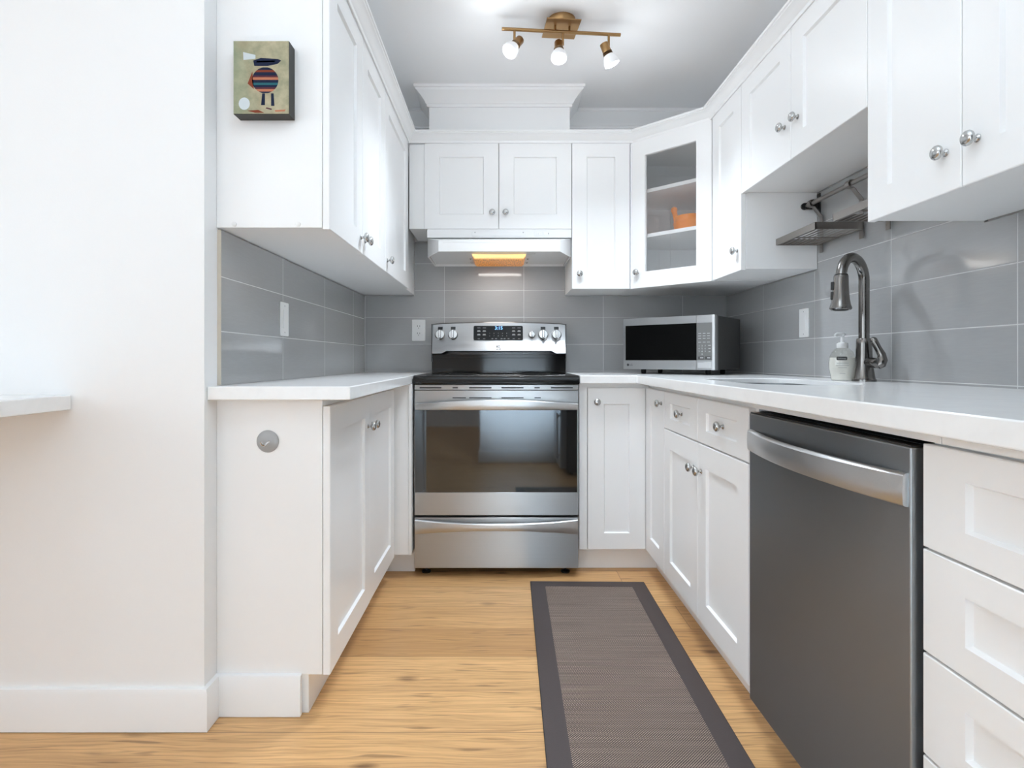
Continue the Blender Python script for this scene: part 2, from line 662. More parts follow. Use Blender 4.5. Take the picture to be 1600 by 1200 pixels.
# ------------------------------------------------------------------ cabinet helpers
def shaker(mb, o, u, n, w, h, t=0.019, st=0.077, rl=0.077, rec=0.009, hole=False):
    o, u, n = V(o), V(u), V(n)
    z = V((0, 0, 1))

    def ring(iu, iv, d):
        return [o + u * iu + z * iv + n * d, o + u * (w - iu) + z * iv + n * d, o + u * (w - iu) + z * (h - iv) + n * d, o + u * iu + z * (h - iv) + n * d]
    e = 0.0018
    if hole:
        rings = [ring(st, rl, 0), ring(0, 0, 0), ring(0, 0, t - e), ring(e, e, t), ring(st - 0.002, rl - 0.002, t), ring(st, rl, t - 0.003), ring(st, rl, 0)]
        mb.loft(rings, False, False)
    else:
        rings = [ring(0, 0, 0), ring(0, 0, t - e), ring(e, e, t), ring(st - 0.001, rl - 0.001, t), ring(st + 0.003, rl + 0.003, t - rec), ring(st + 0.004, rl + 0.004, t - rec)]
        mb.loft(rings, True, True)
    return mb


KNOB = [(0.0, 0.0), (0.0085, 0.0), (0.0085, 0.002), (0.0065, 0.0035), (0.0045, 0.005), (0.0042, 0.010), (0.0060, 0.0125),
        (0.0118, 0.0150), (0.0152, 0.0180), (0.0162, 0.0215), (0.0150, 0.0252), (0.0112, 0.0285), (0.0060, 0.0300), (0.0, 0.0306)]


def knob(p, n, parent):
    mb = MB()
    mb.lathe(p, n, KNOB, 20)
    return mb.build('knob', M['nickel'], parent, angle=50)


def door(parent, o, u, n, w, h, kn=None, st=0.077, rl=0.077, name='door', t=0.019):
    mb = MB()
    shaker(mb, o, u, n, w, h, st=st, rl=rl, t=t)
    d = mb.build(name, M['cab'], parent)
    if kn:
        p = V(o) + V(u) * kn[0] + V((0, 0, kn[1])) + V(n) * (t if kn[0] < st or kn[0] > w - st or kn[1] < rl or kn[1] > h - rl else t - 0.009)
        knob(p, n, d)
    return d


# ================================================================== ROOM
WX0, WX1, WY1, CZ = -0.806, 1.3015, 3.294, 2.425     # wall faces and ceiling height
struct('floor', box(-3.5, 1.40, -3.3, 3.40, -0.06, 0.0), M['floor'], 'light oak plank floor with knots and cross-wise boards', 'floor')
struct('ceiling', box(-3.5, 1.40, -3.3, 3.40, CZ, CZ + 0.08), M['ceil'], 'flat white kitchen ceiling', 'ceiling')

mb = MB()
mb.prism([(-3.5, 1.54, 0), (WX0, 1.54, 0), (WX0, 3.40, 0), (WX0 - 0.1, 3.40, 0), (WX0 - 0.1, 1.64, 0), (-3.5, 1.64, 0)], (0, 0, CZ))
wl = struct('wall_left', mb, M['wall'], 'white wall ending in a corner beside the painted cabinet end', 'wall')
mb = box(WX0, -0.796, 1.612, 3.284, 0.9275, 1.3675)
bs = mb.build('backsplash', M['tile_left'], wl)
bs['label'] = 'glossy grey tile strip left of the range'
mb = box(WX0, -0.7955, 1.6095, 1.612, 0.928, 1.3675)
mb.build('tile_edge', M['tile_edge'], bs)['label'] = 'beige raw edge of the tiling'

wb = struct('wall_back', box(WX0, 1.40, WY1, 3.40, 0, CZ), M['wall'], 'white back wall behind the range', 'wall')
mb = MB()
mb.box(-0.796, 1.2915, 3.284, WY1, 0.5, 1.3675)
mb.box(-0.505, 0.360, 3.284, WY1, 1.3675, 1.677)
mb.build('backsplash', M['tile_back'], wb)['label'] = 'glossy grey tile behind the range'
wr = struct('wall_right', box(WX1, 1.40, -0.40, WY1, 0, CZ), M['wall'], 'white wall behind the sink counter', 'wall')
mb = MB()
mb.box(1.2915, WX1, 0.36, 3.284, 0.5, 1.3675)
mb.box(1.2915, WX1, 1.527, 2.334, 1.3675, 1.679)
mb.build('backsplash', M['tile_right'], wr)['label'] = 'glossy grey tile behind the faucet'

# behind the camera: half of the dining room, seen only as reflections
struct('wall_rear', box(-0.217, 1.40, -0.40, -0.30, 0, CZ), M['wall'], 'white wall behind the camera', 'wall')
struct('wall_east', box(-0.217, -0.117, -3.3, -0.40, 0, CZ), M['wall'], 'white dining room side wall', 'wall')
struct('wall_south', box(-3.5, -0.117, -3.4, -3.3, 0, CZ), M['wall'], 'white dining room end wall', 'wall')
struct('wall_west', box(-3.6, -3.5, -3.4, 1.64, 0, CZ), M['wall'], 'white dining room window wall', 'wall')
win = tag(MB().box(-3.5, -3.44, -2.05, -1.97, 0.8, 2.3).box(-3.5, -3.44, 0.47, 0.55, 0.8, 2.3).box(-3.5, -3.44, -1.97, 0.47, 2.24, 2.3).box(-3.5, -3.44, -1.97, 0.47, 0.8, 0.86).build('window_1', M['trim']), 'white framed dining room window with a slatted blind', 'window', None, 'structure')
mb = MB()
for i in range(20):
    z = 0.90 + i * 0.068
    mb.prism([(-3.33, -1.96, z), (-3.285, -1.96, z + 0.018), (-3.285, -1.96, z + 0.020), (-3.33, -1.96, z + 0.002)], (0, 2.42, 0))
mb.build('blind_slats', M['white_plastic'], win)

# baseboards
BB = [(0, 0.002), (0.015, 0.002), (0.015, 0.103), (0.011, 0.114), (0, 0.116)]
mb = MB()
mb.sweep([(-3.49, 1.54), (WX0, 1.54), (WX0, 1.6055), (-0.565, 1.6055)], BB)
struct('baseboard_left', mb, M['trim'], 'white baseboard wrapping the wall corner onto the cabinet end', 'baseboard')
mb = MB()
mb.sweep([(1.29, -0.2995), (-0.2175, -0.2995), (-0.2175, -3.29)], BB)
struct('baseboard_rear', mb, M['trim'], 'white baseboard behind the camera', 'baseboard')

# boxed duct chase above the hood cabinet, ceiling crown
struct('trim_1', box(-0.387, 0.356, 3.010, WY1 - 0.0005, 2.10, CZ - 0.0005), M['trim'], 'white boxed duct chase rising from the hood cabinet to the ceiling', 'trim')
CR = [(0.0, -0.092), (0.010, -0.092), (0.012, -0.080), (0.017, -0.077), (0.019, -0.070), (0.026, -0.060), (0.040, -0.043), (0.055, -0.028), (0.063, -0.022), (0.065, -0.016), (0.071, -0.014), (0.072, -0.0005), (0.0, -0.0005)]
mb = MB()
mb.sweep([(WX0, 1.7), (WX0, WY1), (-0.387, WY1), (-0.387, 3.010), (0.356, 3.010), (0.356, WY1), (WX1, WY1), (WX1, 0.3)], CR, CZ)
struct('trim_2', mb, M['trim'], 'white crown moulding round the ceiling and the duct chase', 'trim')

# crown moulding along the cabinet tops
CC = [(0.0, 2.1235), (0.005, 2.1235), (0.007, 2.1345), (0.012, 2.1385), (0.018, 2.149), (0.027, 2.158), (0.036, 2.1625), (0.037, 2.166), (0.042, 2.168), (0.042, 2.1775), (0.0, 2.1775)]
DIAG_A, DIAG_B = V((0.6815, 2.957)), V((0.978, 2.672))
mb = MB()
mb.sweep([(-0.486, 1.55), (-0.486, 2.957), (DIAG_A.x - 0.006, 2.957), (0.9775, DIAG_B.y - 0.0), (0.9775, 0.62)], CC)
struct('trim_3', mb, M['trim'], 'white moulding running along the tops of the overhead cabinets', 'trim')

# ================================================================== OVERHEAD CABINETS
Zb, Zt = 1.368, 2.130
X, Y, Zv = V((1, 0, 0)), V((0, 1, 0)), V((0, 0, 1))

# left wall, two doors
t = thing('overhead_cabinet', 'white two-door overhead cabinet with the small painting on its end panel', 'cabinet', (-0.65, 1.98, Zb))
mb = MB()
mb.box(-0.8055, -0.508, 1.605, 2.367, Zb + 0.004, Zt)
mb.build('cabinet_body', M['cab'], t, 0.001)
door(t, (-0.5065, 1.607, Zb), Y, X, 0.377, Zt - Zb, (0.350, 0.052))
door(t, (-0.5065, 1.988, Zb), Y, X, 0.377, Zt - Zb, (0.030, 0.052))
for y in (-0.755, -0.575):
    mb = MB()
    mb.lathe((y, 1.605, Zb + 0.014), (0, -1, 0), [(0.0065, 0), (0.0065, 0.002), (0.004, 0.003), (0, 0.003)], 16)
    mb.build('screw_cap', M['white_plastic'], t)
# left wall corner unit
t = thing('overhead_cabinet', 'white one-door overhead cabinet in the corner left of the range hood', 'cabinet', (-0.65, 2.82, Zb))
box(-0.8055, -0.508, 2.369, 3.2825, Zb + 0.004, Zt).build('cabinet_body', M['cab'], t, 0.001)
door(t, (-0.5065, 2.371, Zb), Y, X, 0.575, Zt - Zb, (0.036, 0.052))

# over the hood
t = thing('overhead_cabinet', 'short white two-door overhead cabinet directly above the range hood', 'cabinet', (-0.02, 3.13, 1.68))
box(-0.402, 0.357, 2.979, 3.2925, 1.682, Zt).build('cabinet_body', M['cab'], t, 0.001)
box(-0.486, -0.4045, 2.970, 3.2825, 1.682, 2.122).build('filler_panel', M['cab'], t, 0.001)
door(t, (-0.405, 2.978, 1.679), X, -Y, 0.3845, Zt - 1.679, (0.352, 0.083))
door(t, (-0.0175, 2.978, 1.679), X, -Y, 0.376, Zt - 1.679, (0.034, 0.083))

# narrow one right of the hood
t = thing('overhead_cabinet', 'narrow white one-door overhead cabinet between the range hood and the glass corner cabinet', 'cabinet', (0.51, 3.13, Zb))
box(0.361, 0.664, 2.979, 3.2925, Zb + 0.002, Zt).build('cabinet_body', M['cab'], t, 0.001)
door(t, (0.362, 2.978, Zb), X, -Y, 0.300, Zt - Zb, (0.038, 0.077))

# diagonal glass corner cabinet
t = thing('corner_cabinet', 'white diagonal corner cabinet with a glass door and shelves', 'cabinet', (1.05, 3.05, Zb))
A, B = V((0.6815, 2.975, 0)), V((0.9975, 2.672, 0))
ud = (B - A).normalized()
nd = V((ud.y, -ud.x, 0))
if nd.y > 0:
    nd = -nd
foot = [(0.666, 2.979), (0.6815, 2.976), (0.994, 2.676), (0.998, 2.660), (1.2905, 2.660), (1.2905, 3.2825), (0.666, 3.2825)]
mb = MB()
mb.prism([(x, y, Zb + 0.002) for x, y in foot], (0, 0, 0.018))
mb.prism([(x, y, Zt - 0.018) for x, y in foot], (0, 0, 0.018))
mb.box(0.666, 0.682, 2.979, 3.2825, Zb + 0.02, Zt - 0.018)
mb.box(0.998, 1.2905, 2.660, 2.676, Zb + 0.02, Zt - 0.018)
mb.build('cabinet_body', M['cab'], t)
mb = MB()
mb.box(0.682, 1.2905, 3.2725, 3.2825, Zb + 0.02, Zt - 0.018)
mb.box(1.2805, 1.2905, 2.676, 3.2725, Zb + 0.02, Zt - 0.018)
mb.build('back_panel', M['cab_in'], t)
box(0.6655, 0.6805, 2.9605, 2.9785, Zb, 2.122).build('filler_strip', M['cab'], t, 0.001)
for zz in (1.630, 1.860):
    mb = MB()
    mb.prism([(0.683, 2.995, zz), (1.0, 2.693, zz), (1.279, 2.693, zz), (1.279, 3.271, zz), (0.683, 3.271, zz)], (0, 0, 0.018))
    mb.build('shelf', M['cab'], t)
DA = V((0.6835, 2.9725, 0))
dw = (V((0.992, 2.6765, 0)) - DA).length
oo = DA + V((0, 0, Zb)) - nd * 0.0
mb = MB()
shaker(mb, oo, ud, nd, dw, Zt - Zb - 0.004, st=0.078, rl=0.082, hole=True)
d = mb.build('door', M['cab'], t)
mb = MB()
mb.obox(oo + ud * 0.074 + Zv * 0.078 + nd * 0.007, ud * (dw - 0.148), Zv * (Zt - Zb - 0.160), nd * 0.003)
mb.build('glass_pane', M['pane'], d)
knob(oo + ud * 0.036 + Zv * 0.080 + nd * 0.019, nd, d)

# narrow one on the right wall
t = thing('overhead_cabinet', 'narrow white one-door overhead cabinet between the glass corner cabinet and the sink opening', 'cabinet', (1.14, 2.49, Zb))
box(0.9985, 1.2905, 2.3345, 2.657, Zb + 0.004, Zt).build('cabinet_body', M['cab'], t, 0.001)
door(t, (0.997, 2.3365, Zb), Y, -X, 0.316, Zt - Zb, (0.034, 0.085))

# over the sink
t = thing('overhead_cabinet', 'short white two-door overhead cabinet above the sink and hanging wire shelves', 'cabinet', (1.14, 1.93, 1.68))
box(0.9985, 1.2905, 1.5285, 2.3335, 1.684, Zt).build('cabinet_body', M['cab'], t, 0.001)
door(t, (0.997, 1.933, 1.679), Y, -X, 0.398, Zt - 1.679, (0.040, 0.125))
door(t, (0.997, 1.530, 1.679), Y, -X, 0.400, Zt - 1.679, (0.355, 0.125))

# nearest one on the right
t = thing('overhead_cabinet', 'tall white two-door overhead cabinet nearest the camera, above the dishwasher', 'cabinet', (1.14, 1.14, Zb))
box(0.9985, 1.2905, 0.760, 1.5275, Zb + 0.004, Zt).build('cabinet_body', M['cab'], t, 0.001)
door(t, (0.997, 1.215, Zb), Y, -X, 0.311, Zt - Zb, (0.041, 0.088), st=0.08)
door(t, (0.997, 0.761, Zb), Y, -X, 0.451, Zt - Zb, (0.411, 0.088), st=0.092)

# ================================================================== BASE CABINETS
KZ, DT = 0.110, 0.868        # toe kick and door top heights
t = thing('base_cabinet', 'white two-door base cabinet left of the range with a round hook on its end', 'cabinet', (-0.65, 2.1, 0))
mb = MB()
mb.box(-0.8055, -0.508, 1.6065, 2.570, KZ + 0.002, 0.8885)
mb.build('cabinet_body', M['cab'], t, 0.001)
mb = MB()
mb.box(-0.8055, -0.548, 1.612, 2.71, 0.001, KZ + 0.001)
mb.box(-0.547, -0.4135, 2.690, 2.71, 0.001, KZ + 0.001)
mb.build('toe_kick', M['cab'], t)
mb = MB()
mb.box(-0.507, -0.4265, 2.592, 3.2, KZ + 0.002, 0.8885)
mb.build('filler_panel', M['cab'], t, 0.001)
box(-0.4255, -0.4135, 2.588, 3.2, KZ + 0.002, 0.8885).build('side_panel', M['cab'], t, 0.0008)
door(t, (-0.5065, 1.609, KZ), Y, X, 0.482, DT - KZ, (0.447, 0.730 - KZ + 0.03), t=0.0205)
door(t, (-0.5065, 2.095, KZ), Y, X, 0.472, DT - KZ, (0.033, 0.730 - KZ + 0.03))

# corner base on the right of the range
t = thing('corner_cabinet', 'white corner base cabinet with a folding L-shaped door right of the range', 'cabinet', (0.9, 2.9, 0))
mb = MB()
mb.prism([(0.3595, 2.692, KZ + 0.002), (0.692, 2.692, KZ + 0.002), (0.692, 2.3665, KZ + 0.002), (1.29, 2.3665, KZ + 0.002), (1.29, 3.28, KZ + 0.002), (0.3595, 3.28, KZ + 0.002)], (0, 0, 0.8885 - KZ - 0.002))
mb.build('cabinet_body', M['cab'], t, 0.001)
mb = MB()
mb.prism([(0.3595, 2.735, 0.001), (0.740, 2.735, 0.001), (0.740, 2.3665, 0.001), (0.758, 2.3665, 0.001), (0.758, 2.753, 0.001), (0.3595, 2.753, 0.001)], (0, 0, KZ))
mb.build('toe_kick', M['cab'], t)
box(0.3595, 0.3975, 2.672, 2.6915, KZ, 0.8885).build('filler_strip', M['cab'], t, 0.001)
door(t, (0.4005, 2.691, KZ), X, -Y, 0.272, DT - KZ, (0.042, 0.692))
door(t, (0.691, 2.3685, KZ), Y, -X, 0.3015, DT - KZ, (0.036, 0.705))

# sink base
t = thing('base_cabinet', 'white base cabinet under the sink with two drawers over two doors', 'cabinet', (0.98, 1.96, 0))
box(0.692, 1.29, 1.5375, 1.556, KZ + 0.002, 0.8885).build('side_panel', M['cab'], t, 0.001)
mb = MB()
mb.box(0.692, 0.71, 1.557, 2.3655, KZ + 0.002, 0.8885)
mb.box(0.71, 1.29, 2.3475, 2.3655, KZ + 0.002, 0.8885)
mb.box(0.71, 1.29, 1.557, 2.3475, KZ + 0.002, KZ + 0.02)
mb.build('cabinet_body', M['cab'], t)
box(0.740, 0.758, 1.540, 2.3655, 0.001, KZ + 0.001).build('toe_kick', M['cab'], t)
for (y0, w, k1, k2) in ((1.9615, 0.401, 0.2, 0.036), (1.5565, 0.402, 0.2, 0.366)):
    door(t, (0.691, y0, 0.7185), Y, -X, w, DT - 0.7185, (k1, 0.075), st=0.078, rl=0.045, name='drawer')
    door(t, (0.691, y0, KZ), Y, -X, w, 0.7135 - KZ, (k2, 0.513))

# drawer base nearest the camera
t = thing('base_cabinet', 'white base cabinet with a stack of drawers on the near side of the dishwasher', 'cabinet', (0.98, 0.65, 0))
box(0.692, 1.29, 0.360, 0.9125, KZ + 0.002, 0.8885).build('cabinet_body', M['cab'], t, 0.001)
box(0.740, 0.758, 0.360, 0.9125, 0.001, KZ + 0.001).build('toe_kick', M['cab'], t)
for z0, z1 in ((0.7025, 0.866), (0.5365, 0.6985), (0.3725, 0.5325), (KZ, 0.3685)):
    door(t, (0.691, 0.362, z0), Y, -X, 0.549, z1 - z0, (0.274, (z1 - z0) / 2), st=0.085, rl=0.046 if z1 - z0 < 0.2 else 0.077, name='drawer')

# ================================================================== WORKTOPS
ZC0, ZC1 = 0.8895, 0.927
t = box(-0.8055, -0.415, 1.553, 3.2835, ZC0, ZC1).build('countertop', M['quartz'], None, 0.003, 3)
tag(t, 'white quartz worktop left of the range under the light switch', 'countertop')


def rrect(x0, x1, y0, y1, r, seg=8):
    pts = []
    for cx, cy, a0 in ((x1 - r, y1 - r, 0), (x0 + r, y1 - r, 90), (x0 + r, y0 + r, 180), (x1 - r, y0 + r, 270)):
        for i in range(seg + 1):
            a = math.radians(a0 + 90 * i / seg)
            pts.append((cx + r * math.cos(a), cy + r * math.sin(a)))
    return pts


SINK = (0.755, 1.105, 1.645, 2.235, 0.13)
def l_counter():
    outer = [(0.3585, 2.635), (0.622, 2.635), (0.622, 0.340), (1.2905, 0.340), (1.2905, 3.2835), (0.3585, 3.2835)]
    inner = rrect(*SINK)
    bm = bmesh.new()
    es = []
    for loop in (outer, inner):
        vs = [bm.verts.new((x, y, ZC1)) for x, y in loop]
        for i in range(len(vs)):
            es.append(bm.edges.new((vs[i], vs[(i + 1) % len(vs)])))
    r = bmesh.ops.triangle_fill(bm, use_beauty=True, use_dissolve=False, edges=es)
    fs = [f for f in bm.faces]
    ex = bmesh.ops.extrude_face_region(bm, geom=fs)
    for v in [g for g in ex['geom'] if isinstance(g, bmesh.types.BMVert)]:
        v.co.z = ZC0
    bmesh.ops.recalc_face_normals(bm, faces=bm.faces)
    me = bpy.data.meshes.new('countertop')
    bm.to_mesh(me)
    bm.free()
    me.materials.append(M['quartz'])
    o = bpy.data.objects.new('countertop', me)
    COL.objects.link(o)
    md = o.modifiers.new('bevel', 'BEVEL')
    md.width, md.segments, md.limit_method, md.angle_limit = 0.003, 3, 'ANGLE', math.radians(50)
    return o


ct = l_counter()
tag(ct, 'white quartz L-shaped worktop carrying the microwave, sink and faucet', 'countertop')
for y0, y1 in ((0.362, 0.873), (0.876, 1.5345)):
    box(0.662 + 0.012, 0.689, y0, y1, 0.8705, 0.8890).build('support_strip', M['cab'], ct, 0.0005)['label'] = 'thin white strip under the slab'

# slab at the far left, fixed to the wall
t = box(-2.3, -1.164, 0.90, 1.5385, 0.865, 0.905).build('bar_counter', M['quartz'], None, 0.003, 3)
tag(t, 'white slab bar counter fixed to the bare white wall at the far left', 'counter')

# ================================================================== SINK
t = thing('sink', 'stainless undermount sink bowl let into the white worktop', 'sink', (0.93, 1.94, 0.68))
x0, x1, y0, y1, r = SINK
mb = MB()
levels = [(0.9100, 0.0006), (0.9100, 0.0030), (0.86, 0.0040), (0.72, 0.006), (0.695, 0.020), (0.685, 0.050)]
rings = [[V((x, y, z)) for x, y in rrect(x0 + i, x1 - i, y0 + i, y1 - i, max(0.03, r - i))] for z, i in levels]
mb.loft(rings, False, True)
mb.build('basin', M['steel_dark'], t)
mb = MB()
mb.lathe((0.93, 1.94, 0.6855), Zv, [(0.045, 0), (0.045, 0.002), (0.038, 0.003), (0.032, 0.001), (0, 0.001)], 24)
mb.build('drain', M['chrome'], t)

# ================================================================== RANGE
RX0, RX1, RF = -0.4045, 0.3495, 2.620
t = thing('range', 'stainless steel electric range with black glass cooktop and oven window', 'stove', (-0.028, 2.95, 0))
rng = t
box(RX0, RX1, 2.664, 3.262, 0.045, 0.884).build('oven_body', M['black'], t)
# cooktop, with a rounded front
mb = MB()
prof = [(2.630, 0.8855), (2.616, 0.887), (2.612, 0.893), (2.613, 0.912), (2.619, 0.923), (2.632, 0.9275), (3.128, 0.9275), (3.128, 0.8855)]
mb.prism([(RX0 - 0.005, y, z) for y, z in prof], (RX1 - RX0 + 0.008, 0, 0))
ck = mb.build('cooktop', M['black_glass'], t, 0.001)
for (bx, by, br) in ((-0.21, 2.78, 0.10), (0.17, 2.78, 0.115), (-0.21, 3.02, 0.075), (0.17, 3.02, 0.085)):
    mb = MB()
    mb.lathe((bx, by, 0.9275), Zv, [(br, 0), (br, 0.0003), (br - 0.003, 0.0003), (br - 0.003, 0)], 40)
    mb.build('burner_ring', M['mw_panel'], ck)
# vent strip
vs = box(RX0, RX1, RF + 0.004, 2.663, 0.8605, 0.8840).build('vent_strip', M['steel'], t, 0.001)
for a, b in ((118, 232), (290, 318), (377, 493), (545, 660), (717, 745), (803, 917)):
    xa, xb = [(620 + q / 3.333 - 785) * RF / 890 for q in (a, b)]
    box(xa, xb, RF + 0.0030, RF + 0.006, 0.8680, 0.8735).build('dark_slot', M['black_matte'], vs)
# oven door
dr = box(RX0, RX1, RF, 2.662, 0.7680, 0.8585).build('oven_door', M['steel'], t, 0.0015)
for a, b in ((290, 360), (377, 493), (545, 660), (717, 750)):
    xa, xb = [(620 + q / 3.333 - 785) * RF / 890 for q in (a, b)]
    box(xa, xb, RF - 0.0010, RF + 0.002, 0.8225, 0.8270).build('dark_slot', M['black_matte'], dr)  # thin black bars on the door face, below the strip's slots
mb = MB()
mb.box(RX0 + 0.002, RX1 - 0.006, RF + 0.0015, 2.66, 0.3895, 0.7675)
mb.build('door_glass', M['oven_glass'], dr)
mb = MB()
mb.box(RX0, RX0 + 0.0018, RF, 2.66, 0.3895, 0.7675)
mb.build('door_edge', M['steel'], dr)
box(RX1 - 0.0058, RX1, RF, 2.66, 0.3895, 0.7675).build('door_edge', M['steel'], dr)
box(RX0, RX1, RF, 2.662, 0.2840, 0.3890).build('door_base_panel', M['steel'], dr, 0.0015)


def bowed_bar(name, parent, xs0, xs1, fn, base, material, axis='x', n=36, thick=0.012):
    """fn(s) -> (top z, bottom z, stand-off); bar bows away from plane `base`"""
    rings = []
    for i in range(n + 1):
        s = -1 + 2 * i / n
        q = xs0 + (xs1 - xs0) * i / n
        zt, zb, off = fn(s)
        sec = [(-off, zb + 0.004), (-off - 0.0012, (zt + zb) / 2), (-off, zt - 0.005), (-off + 0.004, zt - 0.001), (-off + 0.008, zt),
               (-off + thick, zt), (-off + thick, zb), (-off + 0.006, zb), (-off + 0.002, zb + 0.001)]
        if axis == 'x':
            rings.append([V((q, base + d, z)) for d, z in sec])
        else:
            rings.append([V((base + d, q, z)) for d, z in sec])
    mb = MB()
    mb.loft(rings)
    return mb.build(name, material, parent)


bowed_bar('handle', dr, RX0 + 0.003, RX1 - 0.004, lambda s: (0.800 + 0.020 * (1 - s * s), 0.7715, 0.012 + 0.034 * (1 - s ** 4)), RF, M['steel_handle'])
# drawer
dw_ = box(RX0, RX1, RF, 2.662, 0.0410, 0.2740).build('drawer', M['steel'], t, 0.0015)
bowed_bar('handle', dw_, RX0 + 0.003, RX1 - 0.004, lambda s: (0.268 - 0.012 * (1 - s * s), 0.199 + 0.024 * (1 - s * s), 0.0125 + 0.030 * (1 - s * s)), RF, M['steel_handle'])
for fx in (-0.358, 0.297):
    mb = MB()
    mb.lathe((fx, 2.685, 0.0005), Zv, [(0.0, 0), (0.021, 0), (0.021, 0.007), (0.008, 0.011), (0.006, 0.012), (0.006, 0.0445), (0, 0.0445)], 18)
    mb.build('leveling_foot', M['black'], t)
# back console
CB, CT_ = V((0, 3.112, 1.034)), V((0, 3.152, 1.200))
cd = (CT_ - CB).normalized()
cn = V((0, -cd.z, cd.y))
CX0, CX1 = -0.385, 0.3465


def yface(z):
    return 3.1265 + (z - 1.072) * 0.19672


mb = MB()
rings = []
N = 28
for i in range(N + 1):
    s = -1 + 2 * i / N
    x = CX0 + (CX1 - CX0) * i / N
    zt = 1.200 + 0.010 * (1 - s * s) - (0.004 if abs(s) > 0.99 else 0)
    zb = 1.034 + (0.014 if abs(s) < 0.80 else 0.0)
    yb = 3.112 + (zb - 1.034) * 0.24
    rings.append([V((x, 3.140, zb - 0.004)), V((x, yb, zb)), V((x, yface(zb + 0.036) - 0.003, zb + 0.032)), V((x, yface(zb + 0.036), zb + 0.036)), V((x, yface(zt - 0.006), zt - 0.006)), V((x, yface(zt) + 0.006, zt)), V((x, 3.262, zt)), V((x, 3.262, zb - 0.004))])
mb.loft(rings)
cs = mb.build('console', M['steel'], t, angle=30)
mb = MB()
mb.box(CX0 - 0.004, CX0 - 0.0002, 3.118, 3.262, 0.99, 1.195)
mb.build('console_cap', M['black'], cs)
box(CX1 + 0.0002, CX1 + 0.003, 3.118, 3.262, 0.99, 1.195).build('console_cap', M['black'], cs)
mb = MB()
mb.box(CX0 - 0.003, CX1 + 0.002, 3.136, 3.262, 0.9280, 1.0290)
mb.box(CX0 - 0.004, CX1 + 0.003, 3.130, 3.140, 1.008, 1.014)
mb.build('riser', M['black_glass'], t, 0.001)


def onc(x, z, d=0.0):
    """point on the sloped console face"""
    k = (z - 1.072) / (1.194 - 1.072)
    p = V((x, 3.1265 + k * (3.1505 - 3.1265), z))
    return p + cn2 * d


cd2 = V((0, 3.1505 - 3.1265, 1.194 - 1.072)).normalized()
cn2 = V((0, -cd2.z, cd2.y))
# display
mb = MB()
pts = rrect(-0.159, 0.113, 1.1065, 1.187, 0.008, 5)
mb.prism([onc(x, z, -0.001) for x, z in pts], cn2 * 0.0030)
dp = mb.build('display', M['display_glass'], cs)
text('clock_digits', '3:15', 0.026, onc(-0.020, 1.1735, 0.0022), X, cd2, M['clock'], dp)
for cx in (-0.130, -0.100, 0.062, 0.092):
    for cz in (1.1765, 1.158, 1.138, 1.116):
        mb = MB()
        w = 0.009 if cz > 1.12 else 0.006
        p = onc(cx, cz, 0.0021)
        hgt = 0.0022 if cz in (1.1765, 1.116) else 0.0040
        mb.obox(p - X * w - cd2 * hgt, X * 2 * w, cd2 * hgt * 2 * 0.45, cn2 * 0.0003)
        if hgt > 0.003:
            mb.obox(p - X * w * 0.8 + cd2 * 0.0005, X * 1.6 * w, cd2 * hgt * 0.7, cn2 * 0.0003)
        mb.build('button_label', M['grey_print'], dp)
for cx in (-0.055, -0.035, -0.004, 0.012, 0.034):
    p = onc(cx, 1.1135, 0.0021)
    mb = MB()
    mb.obox(p - X * 0.005, X * 0.010, cd2 * 0.003, cn2 * 0.0003)
    mb.build('button_label', M['grey_print'], dp)
for i in range(10):
    cx = -0.070 + (i % 5) * 0.0235
    cz = 1.1445 if i < 5 else 1.1305
    text('keypad_digit', str((i + 1) % 10), 0.0085, onc(cx, cz, 0.0021), X, cd2, M['white_print'], dp)
# brand mark: a stylised letter over two short lines
mb = MB()
q = V((-0.020, 3.1200, 1.0640))
nb = V((0, -1, 0.32)).normalized()
ub = V((0, 0.32, 1)).normalized()
for (ax, az, w, h) in ((-0.013, 0.002, 0.007, 0.012), (-0.004, 0.003, 0.010, 0.004), (-0.004, 0.0095, 0.012, 0.004), (0.010, 0.0105, 0.005, 0.002), (-0.013, -0.011, 0.006, 0.003), (-0.012, -0.007, 0.014, 0.003), (0.004, -0.011, 0.006, 0.009)):
    mb.obox(q + X * ax + ub * az + nb * 0.0002, X * w, ub * h, nb * 0.0006)
mb.build('brand_mark', M['dark_print'], cs)
